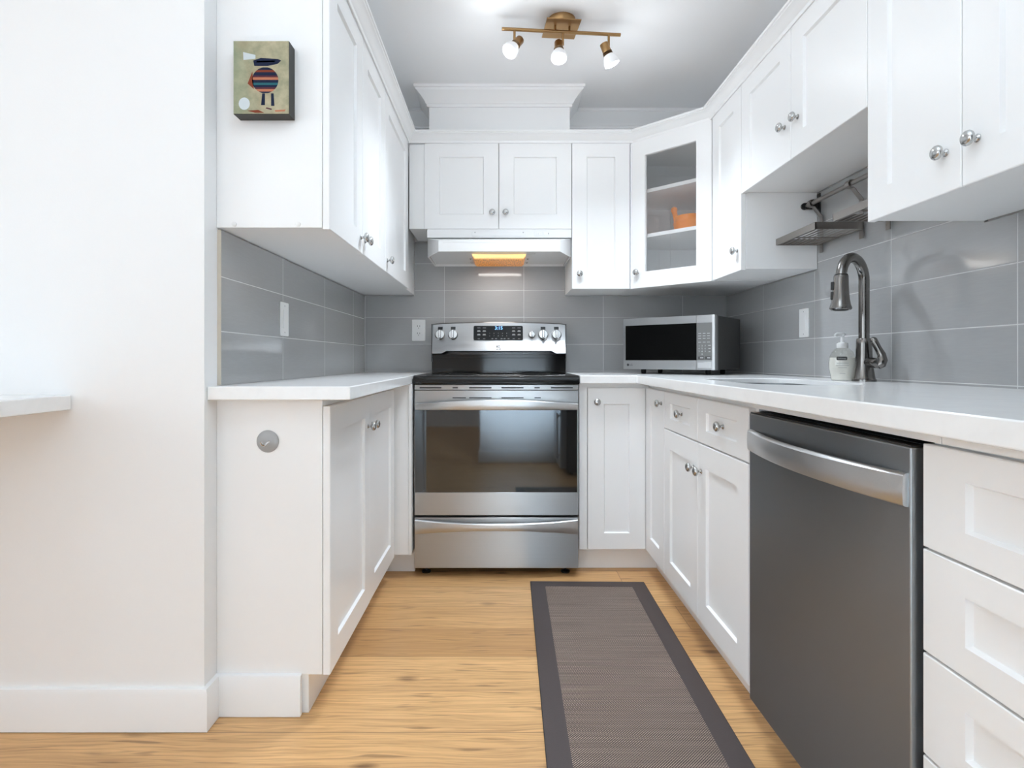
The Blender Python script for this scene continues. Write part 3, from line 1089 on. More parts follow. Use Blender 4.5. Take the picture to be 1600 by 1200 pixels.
# knobs
for kx, kr in ((-0.343, 0.026), (-0.272, 0.026), (0.1625, 0.018), (0.2245, 0.026), (0.2975, 0.026)):
    p = onc(kx, 1.136, -0.0005)
    mb = MB()
    mb.lathe(p, cn2, [(kr + 0.002, 0), (kr + 0.002, 0.003), (kr, 0.004), (kr, 0.014), (kr - 0.003, 0.018), (0, 0.0185)], 28)
    k = mb.build('burner_knob', M['nickel'], cs)
    mb = MB()
    gr = cd2 * (kr * 0.95)
    sd = X * (kr * 0.26)
    mb.loft([[p + gr + sd + cn2 * 0.018, p + gr - sd + cn2 * 0.018, p - gr - sd + cn2 * 0.018, p - gr + sd + cn2 * 0.018],
             [p + gr * 0.9 + sd * 0.6 + cn2 * 0.032, p + gr * 0.9 - sd * 0.6 + cn2 * 0.032, p - gr * 0.9 - sd * 0.6 + cn2 * 0.032, p - gr * 0.9 + sd * 0.6 + cn2 * 0.032]])
    mb.build('grip', M['chrome'], k, 0.002)
    if kr > 0.02:
        pp = onc(kx, 1.1735, 0.0002)
        mb = MB()
        mb.obox(pp - X * 0.013 - cd2 * 0.008, X * 0.026, cd2 * 0.016, cn2 * 0.0008)
        mb.build('indicator_window', M['black_glass'], cs)
        pp = onc(kx, 1.098, 0.0002)
        mb = MB()
        mb.obox(pp - X * 0.008, X * 0.016, cd2 * 0.002, cn2 * 0.0004)
        mb.build('knob_lettering', M['grey_print'], cs)

# ================================================================== RANGE HOOD
t = thing('range_hood', 'white under-cabinet range hood with a lit amber lens', 'range hood', (-0.016, 3.05, 1.53))
HX0, HX1 = -0.391, 0.3585
ol = [(HX0, 3.2825), (HX0, 2.98), (-0.317, 2.823), (0.2855, 2.823), (HX1, 2.98), (HX1, 3.2825)]
tops = [1.633, 1.633, 1.593, 1.593, 1.633, 1.633]
mb = MB()
b0 = [mb.vert((x, y, 1.536)) for x, y in ol]
tp = [mb.vert((x, y, z)) for (x, y), z in zip(ol, tops)]
cx, cy = -0.016, 3.07
ri = [mb.vert((cx + (x - cx) * 0.975, cy + (y - cy) * 0.95, 1.536)) for x, y in ol]
rt = [mb.vert((cx + (x - cx) * 0.975, cy + (y - cy) * 0.95, 1.548)) for x, y in ol]
for i in range(6):
    j = (i + 1) % 6
    mb.face((b0[i], b0[j], tp[j], tp[i]))
    mb.face((b0[i], ri[i], ri[j], b0[j]))
    mb.face((ri[i], rt[i], rt[j], ri[j]))
mb.face(rt)
mb.face((tp[1], tp[2], tp[3], tp[4]))
mb.face((tp[0], tp[1], tp[4], tp[5]))
mb.box(HX0, HX1, 2.958, 3.2825, 1.6335, 1.6775)
hb = mb.build('hood_body', M['hood'], t, 0.0012)
mb = MB()
mb.box(-0.157, 0.123, 2.9555, 2.9585, 1.6405, 1.6665)
mb.build('vent_cover', M['hood'], t, 0.001)
for sx in (-0.142, 0.108):
    mb = MB()
    mb.lathe((sx, 2.9555, 1.6600), (0, -1, 0), [(0.0035, 0), (0.0035, 0.0008), (0, 0.0008)], 12)
    mb.build('cover_screw', M['grey_print'], t)
sw = box(0.166, 0.250, 2.9560, 2.9585, 1.6415, 1.6655).build('switch_panel', M['hood'], t, 0.001)
for sx in (0.178, 0.214):
    box(sx, sx + 0.026, 2.9535, 2.9562, 1.6470, 1.6600).build('rocker_switch', M['white_plastic'], sw, 0.001)
text('switch_lettering', 'o    I', 0.009, (0.192, 2.9532, 1.6535), X, Zv, M['grey_print'], sw)
box(0.238, 0.2405, 2.9533, 2.9537, 1.650, 1.658).build('switch_mark', M['dark_print'], sw)
mb = MB()
mb.sweep([(-0.295, 2.8232), (0.263, 2.8232)], [(-0.0001, 1.5800), (0.0012, 1.5806), (0.0012, 1.5826), (-0.0001, 1.5832)])
mb.build('raised_rib', M['hood'], t)
# lens
LX0, LX1, LY0, LY1 = -0.157, 0.122, 2.945, 3.262
rings = []
for j, (yy, drop) in enumerate([(LY0, 0.0), (LY0 + 0.002, 0.010), (LY0 + 0.02, 0.015), (LY0 + 0.10, 0.018), (LY1, 0.012), (LY1, -0.005)]):
    rr = []
    for i in range(25):
        s = -1 + 2 * i / 24
        ends = 1.0 if abs(s) < 0.999 else 0.2
        rr.append(V((LX0 + (LX1 - LX0) * i / 24 * 1.0, yy + 0.010 * (1 - s * s) * (1 if j < 3 else 0), 1.546 - drop * ends)))
    rings.append(rr)
mb = MB()
mb.loft(rings, False, False, closed=False)
# local origin of the lens material is the hood base
mb.build('light_lens', M['amber'], t)
for sx in (-0.172, 0.137):
    for yy in (3.08, 3.20):
        mb = MB()
        mb.lathe((sx, yy, 1.548), (0, 0, -1), [(0.007, 0), (0.007, 0.004), (0.004, 0.007), (0, 0.007)], 12)
        mb.build('lens_clip', M['chrome'], t)
box(0.125, 0.170, 2.93, 2.945, 1.5440, 1.5480).build('filter_tab', M['grey_print'], t)
ld = bpy.data.lights.new('hood_bulb_light', 'AREA')
ld.shape, ld.size, ld.size_y, ld.energy, ld.color = 'RECTANGLE', 0.26, 0.10, 1.0, (1.0, 0.98, 0.95)
lo = bpy.data.objects.new('hood_bulb_light', ld)
COL.objects.link(lo)
lo.location = (-0.016, 3.08, 1.520)

# ================================================================== DISHWASHER
t = thing('dishwasher', 'dark stainless dishwasher with a bowed bar handle under the worktop', 'dishwasher', (0.95, 1.22, 0))
box(0.690, 1.27, 0.926, 1.524, 0.115, 0.862).build('tub_body', M['black_matte'], t)
mb = MB()
mb.box(0.7405, 0.752, 1.27, 1.530, 0.001, 0.112)
mb.build('toe_panel', M['white_plastic'], t)
box(0.7405, 0.752, 0.926, 1.2695, 0.001, 0.112).build('kick_plate', M['black_matte'], t)
dd = box(0.659, 0.688, 0.9195, 1.5195, 0.098, 0.858).build('door_panel', M['steel_dark'], t, 0.003, 3)
bowed_bar('handle', t, 0.926, 1.514, lambda s: (0.816 - 0.003 * (1 - s * s), 0.7605, 0.008 + 0.030 * (1 - s * s)), 0.659, M['steel_handle'], axis='y')
box(0.661, 0.6890, 0.921, 1.518, 0.8585, 0.8610).build('control_edge', M['black'], t)

# ================================================================== MICROWAVE (set diagonally in the corner)
MWW, MWD, MWH, MF = 0.480, 0.358, 0.260, 0.024
t = thing('microwave', 'stainless and black microwave set diagonally in the worktop corner', 'microwave', (0.929, 2.948, ZC1 + 0.0005), math.atan2(-0.31, 0.367))
w2, d2 = MWW / 2, MWD / 2
mb = MB()
mb.box(-w2 + 0.004, w2 - 0.004, -d2 + 0.028, d2, MF, MF + MWH - 0.003)
mb.build('case', M['mw_side'], t, 0.003, local=True)
for fx in (-0.17, 0.17):
    for fy in (-0.09, 0.11):
        mb = MB()
        mb.lathe((fx, fy, 0.0), Zv, [(0.011, 0), (0.013, 0.006), (0.013, MF + 0.001), (0, MF + 0.001)], 14)
        mb.build('foot', M['black_matte'], t, local=True)


def U(f):
    return -w2 + MWW * f


def Zm(f):
    return MF + MWH * f


# front frame in stainless: bands round the door glass and the control panel
fy0, fy1 = -d2, -d2 + 0.027
mb = MB()
mb.box(U(0), U(0.803), fy0, fy1, Zm(0.86), Zm(1.0))
mb.box(U(0), U(0.803), fy0, fy1, Zm(0), Zm(0.175))
mb.box(U(0), U(0.025), fy0, fy1, Zm(0.175), Zm(0.86))
dm = mb.build('door', M['steel'], t, local=True)
box(U(0.025), U(0.803), fy0 + 0.0015, fy1, Zm(0.175), Zm(0.86)).build('door_glass', M['mw_glass'], dm, local=True)
mb = MB()
mb.box(U(0.806), U(0.961), fy0, fy1, Zm(0.86), Zm(1.0))
mb.box(U(0.806), U(0.961), fy0, fy1, Zm(0), Zm(0.175))
rings = []
for f, yy in ((0.961, fy0), (0.985, fy0 + 0.001), (0.996, fy0 + 0.006), (1.0, fy0 + 0.014), (1.0, fy1)):
    rings.append([V((U(f), yy, Zm(0))), V((U(f), yy, Zm(1.0))), V((U(min(f, 0.98)) - 0.001, fy1, Zm(1.0))), V((U(min(f, 0.98)) - 0.001, fy1, Zm(0)))])
mb.loft(rings)
fr_ = mb.build('front_frame', M['steel'], t, local=True)
cp = box(U(0.806), U(0.9605), fy0 + 0.0005, fy1, Zm(0.175), Zm(0.86)).build('control_panel', M['mw_panel'], t, 0.0008, local=True)
mb = MB()
for rr_, zf in enumerate((0.665, 0.62, 0.575, 0.505)):
    for cc in (0.838, 0.882, 0.925):
        ww = 0.0085
        mb.box(U(cc) - ww * 0.8, U(cc) + ww * 0.8, fy0 - 0.0001, fy0 + 0.0008, Zm(zf) - 0.0012, Zm(zf) + 0.0012)
mb.box(U(0.922), U(0.948), fy0 - 0.0001, fy0 + 0.0008, Zm(0.44), Zm(0.452))
mb.box(U(0.924), U(0.946), fy0 - 0.0001, fy0 + 0.0008, Zm(0.385), Zm(0.394))
mb.box(U(0.926), U(0.944), fy0 - 0.0001, fy0 + 0.0008, Zm(0.325), Zm(0.334))
mb.build('panel_lettering', M['white_print'], cp, local=True)
for i, ch in enumerate('1234567890'):
    text('keypad_digit', ch, 0.0105, (U(0.832 + (i % 3) * 0.030 + (0.030 if i == 9 else 0)), fy0 + 0.0002, Zm(0.44 - 0.052 * (i // 3))), X, Zv, M['white_print'], cp, local=True)
for a, b in ((0.822, 0.882), (0.893, 0.948)):
    bt = box(U(a), U(b), fy0 - 0.0006, fy0 + 0.001, Zm(0.195), Zm(0.245)).build('function_button', M['mw_side'], cp, local=True)
    box(U(a + 0.02), U(b - 0.006), fy0 - 0.0009, fy0, Zm(0.213), Zm(0.228)).build('button_mark', M['white_print'], bt, local=True)
box(U(0.818), U(0.955), fy0 - 0.0016, fy0 + 0.002, Zm(0.035), Zm(0.135)).build('open_button', M['steel_handle'], t, 0.001, local=True)
mb = MB()
mb.lathe((U(0.055), fy0 + 0.0005, Zm(0.085)), (0, -1, 0), [(0.0065, 0), (0.0065, 0.0009), (0, 0.0009)], 18)
mb.build('brand_dot', M['dark_print'], dm, local=True)
text('brand_lettering', 'LG', 0.014, (U(0.092), fy0 - 0.0001, Zm(0.082)), X, Zv, M['dark_print'], dm, local=True)
text('model_lettering', '1.1', 0.008, (U(0.765), fy0 - 0.0001, Zm(0.09)), X, Zv, M['grey_print'], dm, local=True)
box(U(0.75), U(0.785), fy0 - 0.0003, fy0 + 0.001, Zm(0.05), Zm(0.056)).build('model_underline', M['grey_print'], dm, local=True)

# ================================================================== FAUCET
fx, fy = 1.216, 1.915
t = thing('faucet', 'gunmetal gooseneck kitchen faucet with pull-down spray head', 'faucet', (fx, fy, ZC1))
mb = MB()
mb.lathe((fx, fy, ZC1 + 0.0003), Zv, [(0, 0), (0.036, 0), (0.036, 0.007), (0.0335, 0.009), (0.032, 0.015), (0.0275, 0.045), (0.0245, 0.085), (0.0235, 0.125), (0.0232, 0.140), (0.021, 0.144), (0, 0.144)], 28)
fb = mb.build('faucet_body', M['gunmetal'], t)
sp = V((-0.125, -0.080, 0))
spd = sp.normalized()
rad = sp.length / 2
zc = 1.265
path = [V((fx, fy, 1.065)), V((fx, fy, 1.15)), V((fx, fy, 1.22))]
cc = V((fx, fy, zc)) + spd * rad
for i in range(0, 19):
    a = PI - PI * i / 18 * 0.97
    path.append(cc + spd * (rad * math.cos(a)) + Zv * (rad * 0.95 * math.sin(a)))
last = path[-1]
mb = MB()
mb.tube(path, 0.0162, 18)
mb.build('spout', M['gunmetal'], t)
hd = (spd * 0.03 - Zv).normalized()
mb = MB()
mb.lathe(last, hd, [(0.0, 0.0005), (0.0205, 0.0005), (0.0210, 0.003), (0.0212, 0.012), (0.0225, 0.045), (0.0250, 0.075), (0.0285, 0.095), (0.0318, 0.104), (0.0318, 0.108), (0.028, 0.112), (0.0, 0.110)], 24)
h = mb.build('spray_head', M['gunmetal'], t)
mb = MB()
mb.lathe(last, hd, [(0.0, -0.0035), (0.0182, -0.0035), (0.0190, -0.002), (0.0190, 0.0003), (0.0, 0.0003)], 24)
mb.build('joint_ring', M['black_matte'], h)
mb = MB()
mb.lathe(last + hd * 0.1095, hd, [(0.022, 0), (0.022, 0.003), (0.019, 0.004), (0.0, 0.004)], 24)
mb.build('spray_face', M['black_matte'], h)
bdir = V((-0.80, 0.45, 0)).normalized()
bs_ = bdir.cross(Zv)
mb = MB()
for a in (0.020, 0.052):
    p = last + hd * a + bdir * 0.0185
    mb.obox(p - bs_ * 0.008, bs_ * 0.016, hd * 0.026, bdir * 0.0105)
mb.build('spray_button', M['black'], h, 0.002)
# lever on the camera side
mb = MB()
hd2 = V((0.08, -1, -0.05)).normalized()
hb_ = V((fx, fy, 0.992))
mb.lathe(hb_, hd2, [(0, 0.0), (0.0165, 0.0), (0.0165, 0.042), (0.0172, 0.043), (0.0172, 0.064), (0.012, 0.067), (0.006, 0.069), (0, 0.069)], 20)
lv = mb.build('lever_hub', M['gunmetal'], t)
q = hb_ + hd2 * 0.058
mb = MB()
mb.tube([q + V((0.002, -0.002, -0.012)), q + V((0.010, -0.004, -0.004)), q + V((0.016, -0.004, 0.010)), q + V((0.014, -0.003, 0.028)), q + V((0.005, 0.002, 0.049)), q + V((-0.003, 0.006, 0.068)), q + V((-0.006, 0.007, 0.080)), q + V((-0.006, 0.007, 0.085))],
        [0.010, 0.0155, 0.0150, 0.0120, 0.0105, 0.0112, 0.0095, 0.004], 16)
mb.build('lever', M['gunmetal'], lv, angle=60)

# ================================================================== SOAP BOTTLE
sx, sy = 1.185, 1.985
t = thing('soap_bottle', 'clear pump bottle of white hand soap beside the faucet', 'soap', (sx, sy, ZC1))
mb = MB()
oz = ZC1 + 0.0005
xd = V((0.86, -0.5, 0))
mb.lathe((sx, sy, oz), Zv, [(0, 0), (0.034, 0), (0.0355, 0.004), (0.037, 0.018), (0.0415, 0.040), (0.0425, 0.060), (0.040, 0.080), (0.033, 0.098), (0.022, 0.110), (0.015, 0.115), (0.0145, 0.120), (0, 0.120)], 32, (1, 0.62), xd)
bt = mb.build('bottle', M['bottle'], t, angle=80)
mb = MB()
mb.lathe((sx, sy, oz + 0.002), Zv, [(0, 0), (0.0325, 0), (0.034, 0.003), (0.0355, 0.016), (0.040, 0.038), (0.041, 0.058), (0.0388, 0.078), (0, 0.0782)], 32, (1, 0.62), xd)
mb.build('liquid', M['soap'], t, angle=80)
mb = MB()
mb.lathe((sx, sy, oz + 0.113), Zv, [(0.0165, 0), (0.0175, 0.002), (0.0175, 0.016), (0.012, 0.019), (0.006, 0.020), (0.0055, 0.042), (0.010, 0.044), (0.011, 0.050), (0, 0.051)], 22)
mb.tube([V((sx, sy, oz + 0.160)), V((sx - 0.026, sy - 0.012, oz + 0.161)), V((sx - 0.036, sy - 0.017, oz + 0.156))], [0.0065, 0.0055, 0.0045], 10)
mb.build('pump', M['white_plastic'], t)
nl = V((-0.50, -0.86, 0))
ul = V((0.86, -0.50, 0))
bc = V((sx, sy, oz)) + nl * 0.0268
mb = MB()
mb.prism([bc + ul * a + Zv * b for a, b in rrect(-0.018, 0.014, 0.071, 0.083, 0.003, 3)], nl * 0.0012)
lb = mb.build('label_plate', M['dark_print'], t)
text('label_lettering', 'Softsoap', 0.0072, bc + nl * 0.0014 + ul * -0.002 + Zv * 0.0768, ul, Zv, M['white_print'], lb)
mb = MB()
for zz, ww in ((0.060, 0.018), (0.052, 0.020), (0.044, 0.013), (0.024, 0.008)):
    mb.obox(bc - nl * 0.0008 - ul * ww + Zv * zz, ul * 2 * ww, Zv * 0.0016, nl * 0.0012)
mb.build('label_text_lines', M['grey_print'], t)

# ================================================================== HANGING RACK OVER THE SINK
RXr, RZr = 1.240, 1.626
t = thing('hanging_rail', 'dark metal rail fixed under the cabinet above the sink', 'rail', (1.29, 1.92, 1.62))
mb = MB()
mb.tube([(RXr, 1.575, RZr), (RXr, 2.320, RZr)], 0.0085, 14)
mb.build('rod', M['rack'], t)
for yy in (2.319, 1.585):
    mb = MB()
    mb.box(1.2855, 1.2912, yy - 0.010, yy + 0.010, 1.590, 1.676)
    mb.box(1.232, 1.2856, yy - 0.004, yy + 0.004, RZr - 0.014, RZr + 0.012)
    mb.tube([(1.2345, yy + 0.004, RZr), (1.2345, yy + 0.013, RZr)], 0.014, 14)
    mb.build('rail_bracket', M['black'], t, 0.001)

XO, XI, ZT_ = 1.106, 1.276, 1.487


def make_shelf(y0, y1, label):
    t = thing('hanging_wire_shelf', label, 'shelf', (1.19, y0, 1.43), 0, 'wire shelves hanging from the rail')
    L = y1 - y0
    H = 0.025
    mb = MB()
    mb.box(XO, XO + 0.003, y0, y1, ZT_ - H, ZT_)
    mb.box(XI - 0.003, XI, y0, y1, ZT_ - H, ZT_)
    mb.box(XO, XI, y0, y0 + 0.003, ZT_ - H, ZT_)
    mb.box(XO, XI, y1 - 0.003, y1, ZT_ - H, ZT_)
    mb.build('tray_frame', M['rack'], t)
    mb = MB()
    nw = 8
    for i in range(nw):
        x = XO + 0.012 + (XI - XO - 0.024) * i / (nw - 1)
        mb.tube([(x, y0 + 0.002, ZT_ - H + 0.003), (x, y1 - 0.002, ZT_ - H + 0.003)], 0.0019, 6)
    mb.tube([(XO + 0.002, (y0 + y1) / 2, ZT_ - H + 0.0005), (XI - 0.002, (y0 + y1) / 2, ZT_ - H + 0.0005)], 0.0025, 6)
    mb.build('wire_bottom', M['rack'], t)
    for yy in (y0 + 0.018, y1 - 0.018):
        # flat strap against the wall that bends out and hooks over the rod
        pts = [(1.2785, 1.431), (1.2785, 1.572), (RXr + 0.007, RZr - 0.0145), (RXr - 0.004, RZr - 0.0145), (RXr - 0.0125, RZr - 0.008), (RXr - 0.0145, RZr + 0.003), (RXr - 0.009, RZr + 0.0125), (RXr + 0.002, RZr + 0.0150), (RXr + 0.009, RZr + 0.012)]
        rings = []
        th = 0.0025
        for k, (px, pz) in enumerate(pts):
            a = V(pts[max(k - 1, 0)])
            c = V(pts[min(k + 1, len(pts) - 1)])
            d = (c - a).normalized()
            nn = V((d.y, -d.x))
            rings.append([V((px, yy - 0.011, pz)), V((px, yy + 0.011, pz)), V((px + nn.x * th, yy + 0.011, pz + nn.y * th)), V((px + nn.x * th, yy - 0.011, pz + nn.y * th))])
        mb = MB()
        mb.loft(rings)
        mb.build('strap', M['rack'], t, angle=12)
    return t


make_shelf(2.013, 2.303, 'brushed metal wire shelf above the faucet, fully in view beside the narrow cabinet')
make_shelf(1.615, 1.908, 'brushed metal wire shelf on the rail, half hidden behind the tall near cabinet')

# ================================================================== WALL PLATES
def decora_plate(label, origin, u, n):
    o, u, n = V(origin), V(u), V(n)
    t = thing('switch_plate', label, 'wall switch', origin)
    mb = MB()
    mb.prism([o + u * a + Zv * b + n * 0.0004 for a, b in rrect(-0.0375, 0.0375, -0.061, 0.061, 0.004, 3)], n * 0.005)
    mb.build('cover_plate', M['white_plastic'], t, 0.0012)
    mb = MB()
    mb.prism([o + u * a + Zv * b + n * 0.0052 for a, b in rrect(-0.0165, 0.0165, -0.033, 0.033, 0.002, 3)], n * 0.0022)
    pd = mb.build('rocker', M['white_plastic'], t, 0.0006)
    for zz in (-0.048, 0.048):
        mb = MB()
        mb.lathe(o + Zv * zz + n * 0.0053, n, [(0.003, 0), (0.003, 0.0006), (0, 0.0006)], 10)
        mb.build('screw', M['grey_print'], t)
    return t, pd


def duplex(label, origin, u, n):
    o, u, n = V(origin), V(u), V(n)
    t = thing('power_outlet', label, 'outlet', origin)
    mb = MB()
    mb.prism([o + u * a + Zv * b + n * 0.0004 for a, b in rrect(-0.0385, 0.0385, -0.061, 0.061, 0.004, 3)], n * 0.005)
    mb.build('cover_plate', M['white_plastic'], t, 0.0012)
    for zz in (-0.0205, 0.0205):
        mb = MB()
        mb.prism([o + u * a + Zv * (b + zz) + n * 0.0052 for a, b in rrect(-0.0165, 0.0165, -0.0145, 0.0145, 0.007, 4)], n * 0.002)
        s = mb.build('socket', M['white_plastic'], t)
        mb = MB()
        for a in (-0.0065, 0.0065):
            mb.obox(o + u * (a - 0.0012) + Zv * (zz - 0.001) + n * 0.0071, u * 0.0024, Zv * 0.009, n * 0.0004)
        mb.lathe(o + Zv * (zz - 0.0075) + n * 0.0071, n, [(0.0024, 0), (0.0024, 0.0004), (0, 0.0004)], 10)
        mb.build('socket_slot', M['dark_print'], s)
    return t


t, pd = decora_plate('white rocker switch plate on the grey tile left of the range', (-0.796, 2.070, 1.147), Y, X)
duplex('white duplex outlet on the grey tile just left of the range console', (-0.482, 3.284, 1.169), X, -Y)
t, pd = decora_plate('white rocker plate on the grey tile between microwave and faucet', (1.2915, 2.433, 1.157), Y, -X)

# ================================================================== PAINTING ON THE CABINET END
t = thing('painting', 'small box canvas painting of a striped round shape on the cabinet end', 'painting', (-0.661, 1.602, 1.673))
PX0, PX1, PZ0, PZ1 = -0.7375, -0.5845, 1.673, 1.8735
m_edge = mat('dark_canvas_edge', (0.035, 0.034, 0.030), 0.6)
m_bg = mat('mottled_green_beige_paint', (0.5, 0.48, 0.34), 0.6)
nt = NT(m_bg)
p_, xx, yy_, zz_ = nt.pos()
f1 = nt.noise(p_, 28, 5, 0.65)
f2 = nt.noise(nt.mapping(p_, (1, 1, 0.4), (4, 2, 1)), 12, 3)
cbg = nt.mix(nt.remap(f1, 0.35, 0.65, 0, 1), (0.255, 0.255, 0.160), (0.43, 0.375, 0.245))
cbg = nt.mix(nt.remap(xx, -0.08, -0.01, 0.55, 0.0), cbg, (0.16, 0.23, 0.145))
cbg = nt.mix(nt.remap(f2, 0.55, 0.75, 0, 0.5), cbg, (0.35, 0.215, 0.105))
nt.link(cbg, nt.b.inputs['Base Color'])
box(PX0, PX1, 1.5615, 1.6042, PZ0, PZ1).build('canvas_box', m_edge, t, 0.001)
pf = box(PX0 + 0.001, PX1 - 0.001, 1.5600, 1.5614, PZ0 + 0.001, PZ1 - 0.001).build('picture', m_bg, t)
m_art = [mat(n_, c_, 0.75, spec=0.15) for n_, c_ in (('paint_navy', (0.012, 0.018, 0.045)), ('paint_rust', (0.20, 0.045, 0.022)), ('paint_teal', (0.025, 0.12, 0.14)), ('paint_salmon', (0.45, 0.17, 0.095)), ('paint_white', (0.55, 0.60, 0.62)), ('paint_plum', (0.08, 0.025, 0.035)))]


def art_layer(name, polys, y):
    mb = MB()
    for mi, poly in polys:
        mb.cur = mi
        mb.prism([V((PX0 + (PX1 - PX0) * a, y, PZ1 - (PZ1 - PZ0) * b)) for a, b in poly], (0, -0.0003, 0))
    o = mb.build(name, m_art, pf)
    return o


def egg_band(cx, cy, rx, ry, b0, b1, n=6):
    def half(b):
        return rx * math.sqrt(max(0, 1 - ((b - cy) / ry) ** 2))
    left, right = [], []
    for i in range(n + 1):
        b = b0 + (b1 - b0) * i / n
        left.append((cx - half(b), b))
        right.append((cx + half(b), b))
    return left + right[::-1]


pol = []
bands = [0.365, 0.40, 0.43, 0.475, 0.50, 0.535, 0.575, 0.605, 0.635, 0.66, 0.695]
order = [0, 1, 0, 5, 3, 0, 2, 0, 5, 3, 0]
edge = bands + [0.715]
for i, mi in enumerate(order):
    pol.append((mi, egg_band(0.575, 0.54, 0.235, 0.178, max(edge[i], 0.3625), min(edge[i + 1], 0.7175))))
art_layer('striped_form', pol, 1.5600)
pol = [(0, [(0.36, 0.27), (0.50, 0.235), (0.80, 0.25), (0.86, 0.27), (0.80, 0.315), (0.62, 0.345), (0.38, 0.345)]),
       (2, [(0.42, 0.275), (0.76, 0.268), (0.74, 0.292), (0.42, 0.298)]),
       (1, [(0.26, 0.585), (0.345, 0.42), (0.37, 0.66)]),
       (0, [(0.52, 0.72), (0.57, 0.72), (0.57, 0.88), (0.50, 0.88)]), (0, [(0.68, 0.72), (0.725, 0.72), (0.74, 0.89), (0.68, 0.89)]),
       (4, [(0.20 + 0.10 * math.cos(a * PI / 8), 0.86 + 0.085 * math.sin(a * PI / 8)) for a in range(16)]),
       (4, [(0.18, 0.155), (0.40, 0.195), (0.40, 0.245), (0.185, 0.265)]),
       (1, [(0.25, 0.955), (0.45, 0.945), (0.56, 0.985), (0.40, 0.985)]), (5, [(0.60, 0.91), (0.70, 0.93), (0.68, 0.945), (0.58, 0.925)]), (3, [(0.74, 0.95), (0.94, 0.94), (0.92, 0.965), (0.76, 0.97)])]
art_layer('brush_shapes', pol, 1.5600)

# ================================================================== HOOK
t = thing('adhesive_hook', 'round grey suction hook on the end of the left base cabinet', 'hook', (-0.661, 1.606, 0.770))
mb = MB()
mb.lathe((-0.661, 1.6062, 0.770), (0, -1, 0), [(0, 0), (0.031, 0), (0.0315, 0.0015), (0.029, 0.004), (0.020, 0.0065), (0.010, 0.008), (0, 0.0085)], 32)
mb.build('disc', M['hook_disc'], t)
mb = MB()
q = V((-0.661, 1.598, 0.770))
mb.tube([q + V((0.007, 0.004, 0.001)), q + V((0.002, -0.006, -0.004)), q + V((-0.002, -0.012, -0.010)), q + V((-0.007, -0.0145, -0.007)), q + V((-0.010, -0.016, 0.001))], [0.004, 0.0035, 0.0033, 0.0032, 0.0036], 10)
mb.build('hook_prong', M['chrome'], t)

# ================================================================== ORANGE POT
t = thing('ceramic_pot', 'orange glazed ceramic pot with a stub handle behind the cabinet glass', 'pot', (0.985, 3.0, 1.649))
px, py, pz = 0.985, 2.985, 1.6485
mb = MB()
mb.lathe((px, py, pz), Zv, [(0, 0), (0.066, 0), (0.074, 0.012), (0.083, 0.045), (0.085, 0.060), (0.087, 0.062), (0.087, 0.068), (0.084, 0.070), (0.082, 0.085), (0.078, 0.100), (0.070, 0.100), (0.072, 0.085), (0.070, 0.02), (0, 0.015)], 36)
mb.build('bowl', M['orange'], t, angle=50)
hx = V((-0.76, 0.10, 0)).normalized()
q = V((px, py, pz)) + hx * 0.074
mb = MB()
mb.tube([q + V((0.006, 0, 0.070)), q + V((-0.000, 0, 0.100)), q + hx * 0.006 + Zv * 0.124, q + hx * 0.008 + Zv * 0.136, q + hx * 0.009 + Zv * 0.148, q + hx * 0.009 + Zv * 0.154], [0.016, 0.013, 0.013, 0.0175, 0.014, 0.005], 16)
mb.build('handle', M['orange'], t, angle=60)

# ================================================================== RUG
t = thing('kitchen_rug', 'brown woven runner rug with dark border in front of the sink', 'rug', (0.3675, 1.75, 0), math.radians(-0.8))
w, l0, l1, bw = 0.504, -0.95, 0.80, 0.062
h = 0.007
mb = MB()
for (a, b, c, d_) in ((-w / 2, w / 2, l1 - 0.055, l1), (-w / 2, w / 2, l0, l0 + 0.055), (-w / 2, -w / 2 + bw, l0 + 0.055, l1 - 0.055), (w / 2 - bw, w / 2, l0 + 0.055, l1 - 0.055)):
    mb.box(a, b, c, d_, 0.0008, h)
mb.build('border', M['rug_border'], t, local=True)
mb = box(-w / 2 + bw, w / 2 - bw, l0 + 0.055, l1 - 0.055, 0.0008, h - 0.0008)
mb.build('woven_field', M['weave'], t, local=True)
mb = MB()
for a in (-w / 2 - 0.002, w / 2):
    mb.box(a, a + 0.002, l0, l1, 0.0008, h - 0.001)
mb.box(-w / 2 - 0.002, w / 2 + 0.002, l1, l1 + 0.002, 0.0008, h - 0.001)
mb.build('edge_binding', M['black_matte'], t, local=True)

# ================================================================== CEILING LIGHT
t = thing('ceiling_spotlight', 'antique brass three-lamp track light on the kitchen ceiling', 'ceiling light', (0.246, 2.388, CZ))
mb = MB()
mb.lathe((0.248, 2.390, CZ - 0.0005), (0, 0, -1), [(0, 0), (0.058, 0), (0.057, 0.012), (0.052, 0.024), (0.030, 0.034), (0, 0.035)], 36)
mb.build('ceiling_rose', M['brass'], t)
pa = math.radians(5)
ca, sa = math.cos(pa), math.sin(pa)


def rot(x, y):
    return (0.246 + x * ca - y * sa, 2.388 + x * sa + y * ca)


